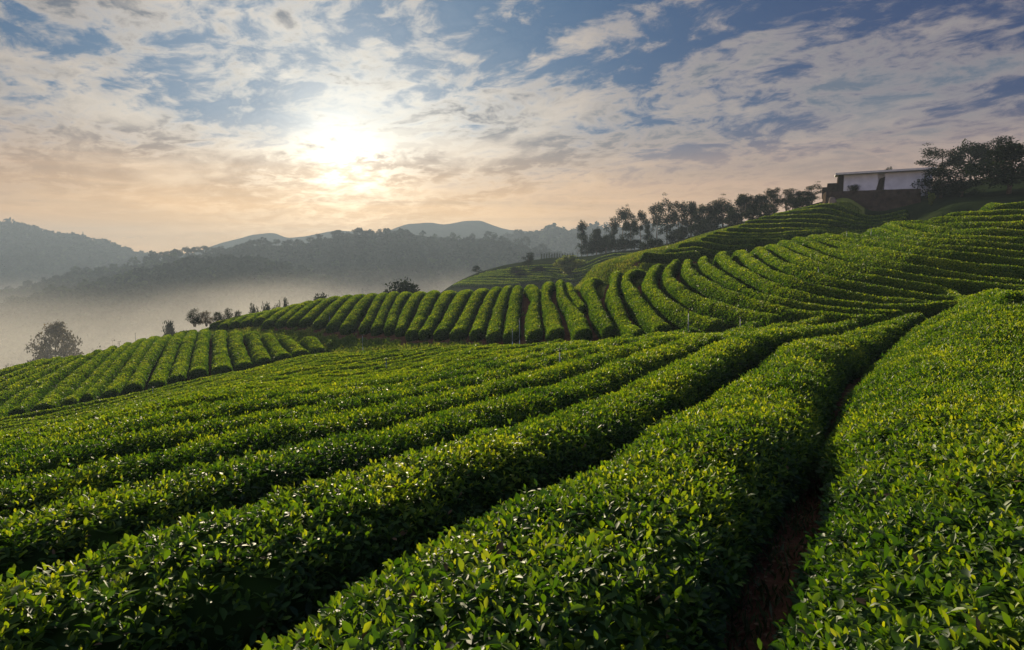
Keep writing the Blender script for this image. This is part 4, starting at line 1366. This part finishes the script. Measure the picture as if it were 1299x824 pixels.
rw = obj('retaining_wall', rough_wall(-0.9, 13.2, -5.0, 0.0, 5.6, 70, 22, 71).mesh('retaining_wall', [M['dark_masonry']], True))
RW = P(1055, 242.5, 115.0)
rw.location = tuple(RW); rw.rotation_euler = (0, 0, rad(-20))
tag(rw, 'dark rough stone retaining wall carrying the white shed', 'retaining wall')
rk = Acc()
r = np.random.default_rng(77)
ph = np.linspace(0, math.pi, 12); th = np.linspace(0, 2 * math.pi, 18, endpoint=False)
S_ = np.stack([np.sin(ph)[:, None] * np.cos(th)[None], np.sin(ph)[:, None] * np.sin(th)[None], np.repeat(np.cos(ph)[:, None], 18, 1)], -1).reshape(-1, 3)
S_ = S_ * (1 + 0.28 * vnoise(S_ * 1.7 + 5, 5) + 0.12 * vnoise(S_ * 4, 6))[:, None]
rk.add(S_ * [0.6, 0.6, 0.95], grid_faces(12, 18, 0, True))
pr = P(1056, 254, 111.5)
rko = obj('boulder', rk.mesh('boulder', [M['pale_rock']]), None, (pr[0], pr[1], pr[2] - 0.3))
tag(rko, 'pale boulder at the left foot of the dark retaining wall', 'boulder')
tree('low_shrub', 'shrub', 1083, 233.5, 117.8, 20, 'low dark shrub in front of the white shed wall', 'shrub', var=1, zbase=float(O[2]) - 0.3)
tree('round_bush', 'broad', 1195, 210, 110, 66, 'dense dark bush hugging the right end of the shed', 'bush', var=0)
tree('round_bush', 'broad', 1222, 227, 106, 46, 'lower dark bush on the bank between the shed bush and the big right tree', 'bush', var=1)
for i, (px, yt, wp, kd_, lab) in enumerate([(1195, 188, 42, 'tall', 'flat topped dark tree above the bush at the right end of the shed'), (1234, 170.5, 54, 'broad', 'tallest dark tree on the skyline right of the shed'), (1268, 175, 46, 'tall', 'open topped tree between the tallest skyline tree and the frame edge')]):
    tree('skyline_tree', kd_, px, yt, 128 + 3 * i, wp, lab, 'tree', 'skyline trees right of the shed', var=(i + 1) % 4)
tree('edge_tree', 'broad', 1283, 181, 97, 105, 'large black green tree at the right edge of the picture', 'tree', var=3)
for i, (px, yt, lab) in enumerate([(1127, 210.5, 'left one of two treetops peeping over the shed roof'), (1147, 211.5, 'right one of two treetops peeping over the shed roof')]):
    tree('peeping_tree', 'broad', px, yt, 145, 16, lab, 'tree', 'treetops over the shed roof', var=i)
tree('bank_plant', 'feathery', 1181, 241, 104, 14, 'pale green leafy plant on the bank below the shed bush', 'plant', var=0, mat='grass')

# ------------------------------------------------------------------ sprinkler posts
POSTS = [(710, 441, 462, 'grey sprinkler post in the near field below the crest rows'), (490, 454, 468, 'thin sprinkler post among the left rows of the near field'), (650, 417, 428, 'sprinkler post at the grassy foot of the middle crest rows'),
         (659, 404, 426, 'sprinkler post standing between two crest rows above the bank'), (873, 394, 420, 'bluish pipe post where the right hill rows meet the near field'), (939, 401, 416, 'pale sprinkler post among the low ends of the curved rows'),
         (1038, 338, 347, 'small sprinkler post halfway up the curved rows of the right hill'), (975, 318, 327, 'small sprinkler post near the start of the curved rows'), (1074, 291, 300, 'sprinkler post on the crest in front of the dark terraces, downhill one'),
         (1105, 288, 297, 'sprinkler post on the crest in front of the dark terraces, uphill one'), (418, 399, 407, 'sprinkler post between two left crest rows'), (460, 424, 436, 'sprinkler post with pale fitting on the grassy bank'),
         (460, 366, 374, 'tiny post on the skyline of the crest rows'), (172, 422, 431, 'thin post on the skyline of the knoll'), (63, 448, 456, 'thin post near the far left edge of the knoll'),
         (194, 490, 500, 'blue grey pipe post below the knoll rows'), (947, 314, 322, 'thin post by the crest of the curved rows')]
for px, yt, yb, lab in POSTS:
    c = cast(px, yb, 0.0, 1.5, 95)
    c = ray(px, yb) * min(c[1], crest_y(px) + 1.0)
    z0 = float(ground(c[0], c[1]))
    zt = P(px, yt, c[1])[2]
    h_ = max(zt - z0, 1.2)
    root = empty('sprinkler_post', (c[0], c[1], z0))
    tag(root, lab, 'sprinkler', 'sprinkler posts')
    a = Acc(); a.add(*tube([[0, 0, -0.2], [0, 0, h_ * 0.5], [0, 0, h_ - 0.10]], [0.022, 0.020, 0.018], 8))
    obj('pipe', a.mesh('sprinkler_pipe', [M['pvc_pipe']]), root)
    a = Acc(); a.add(*tube([[0, 0, -0.2], [0.01, 0, 0.55]], [0.032, 0.03], 6))
    obj('stake', a.mesh('sprinkler_stake', [M['galvanised']]), root)
    a = Acc(); a.add(*tube([[0, 0, h_ - 0.12], [0, 0, h_ - 0.06], [0, 0, h_ - 0.055], [0, 0, h_]], [0.03, 0.03, 0.018, 0.012], 8))
    a.add(*tube([[-0.09, 0, h_ - 0.04], [0.09, 0, h_ - 0.01]], [0.014, 0.010], 6))
    obj('sprinkler_head', a.mesh('sprinkler_head', [M['black_plastic']]), root)
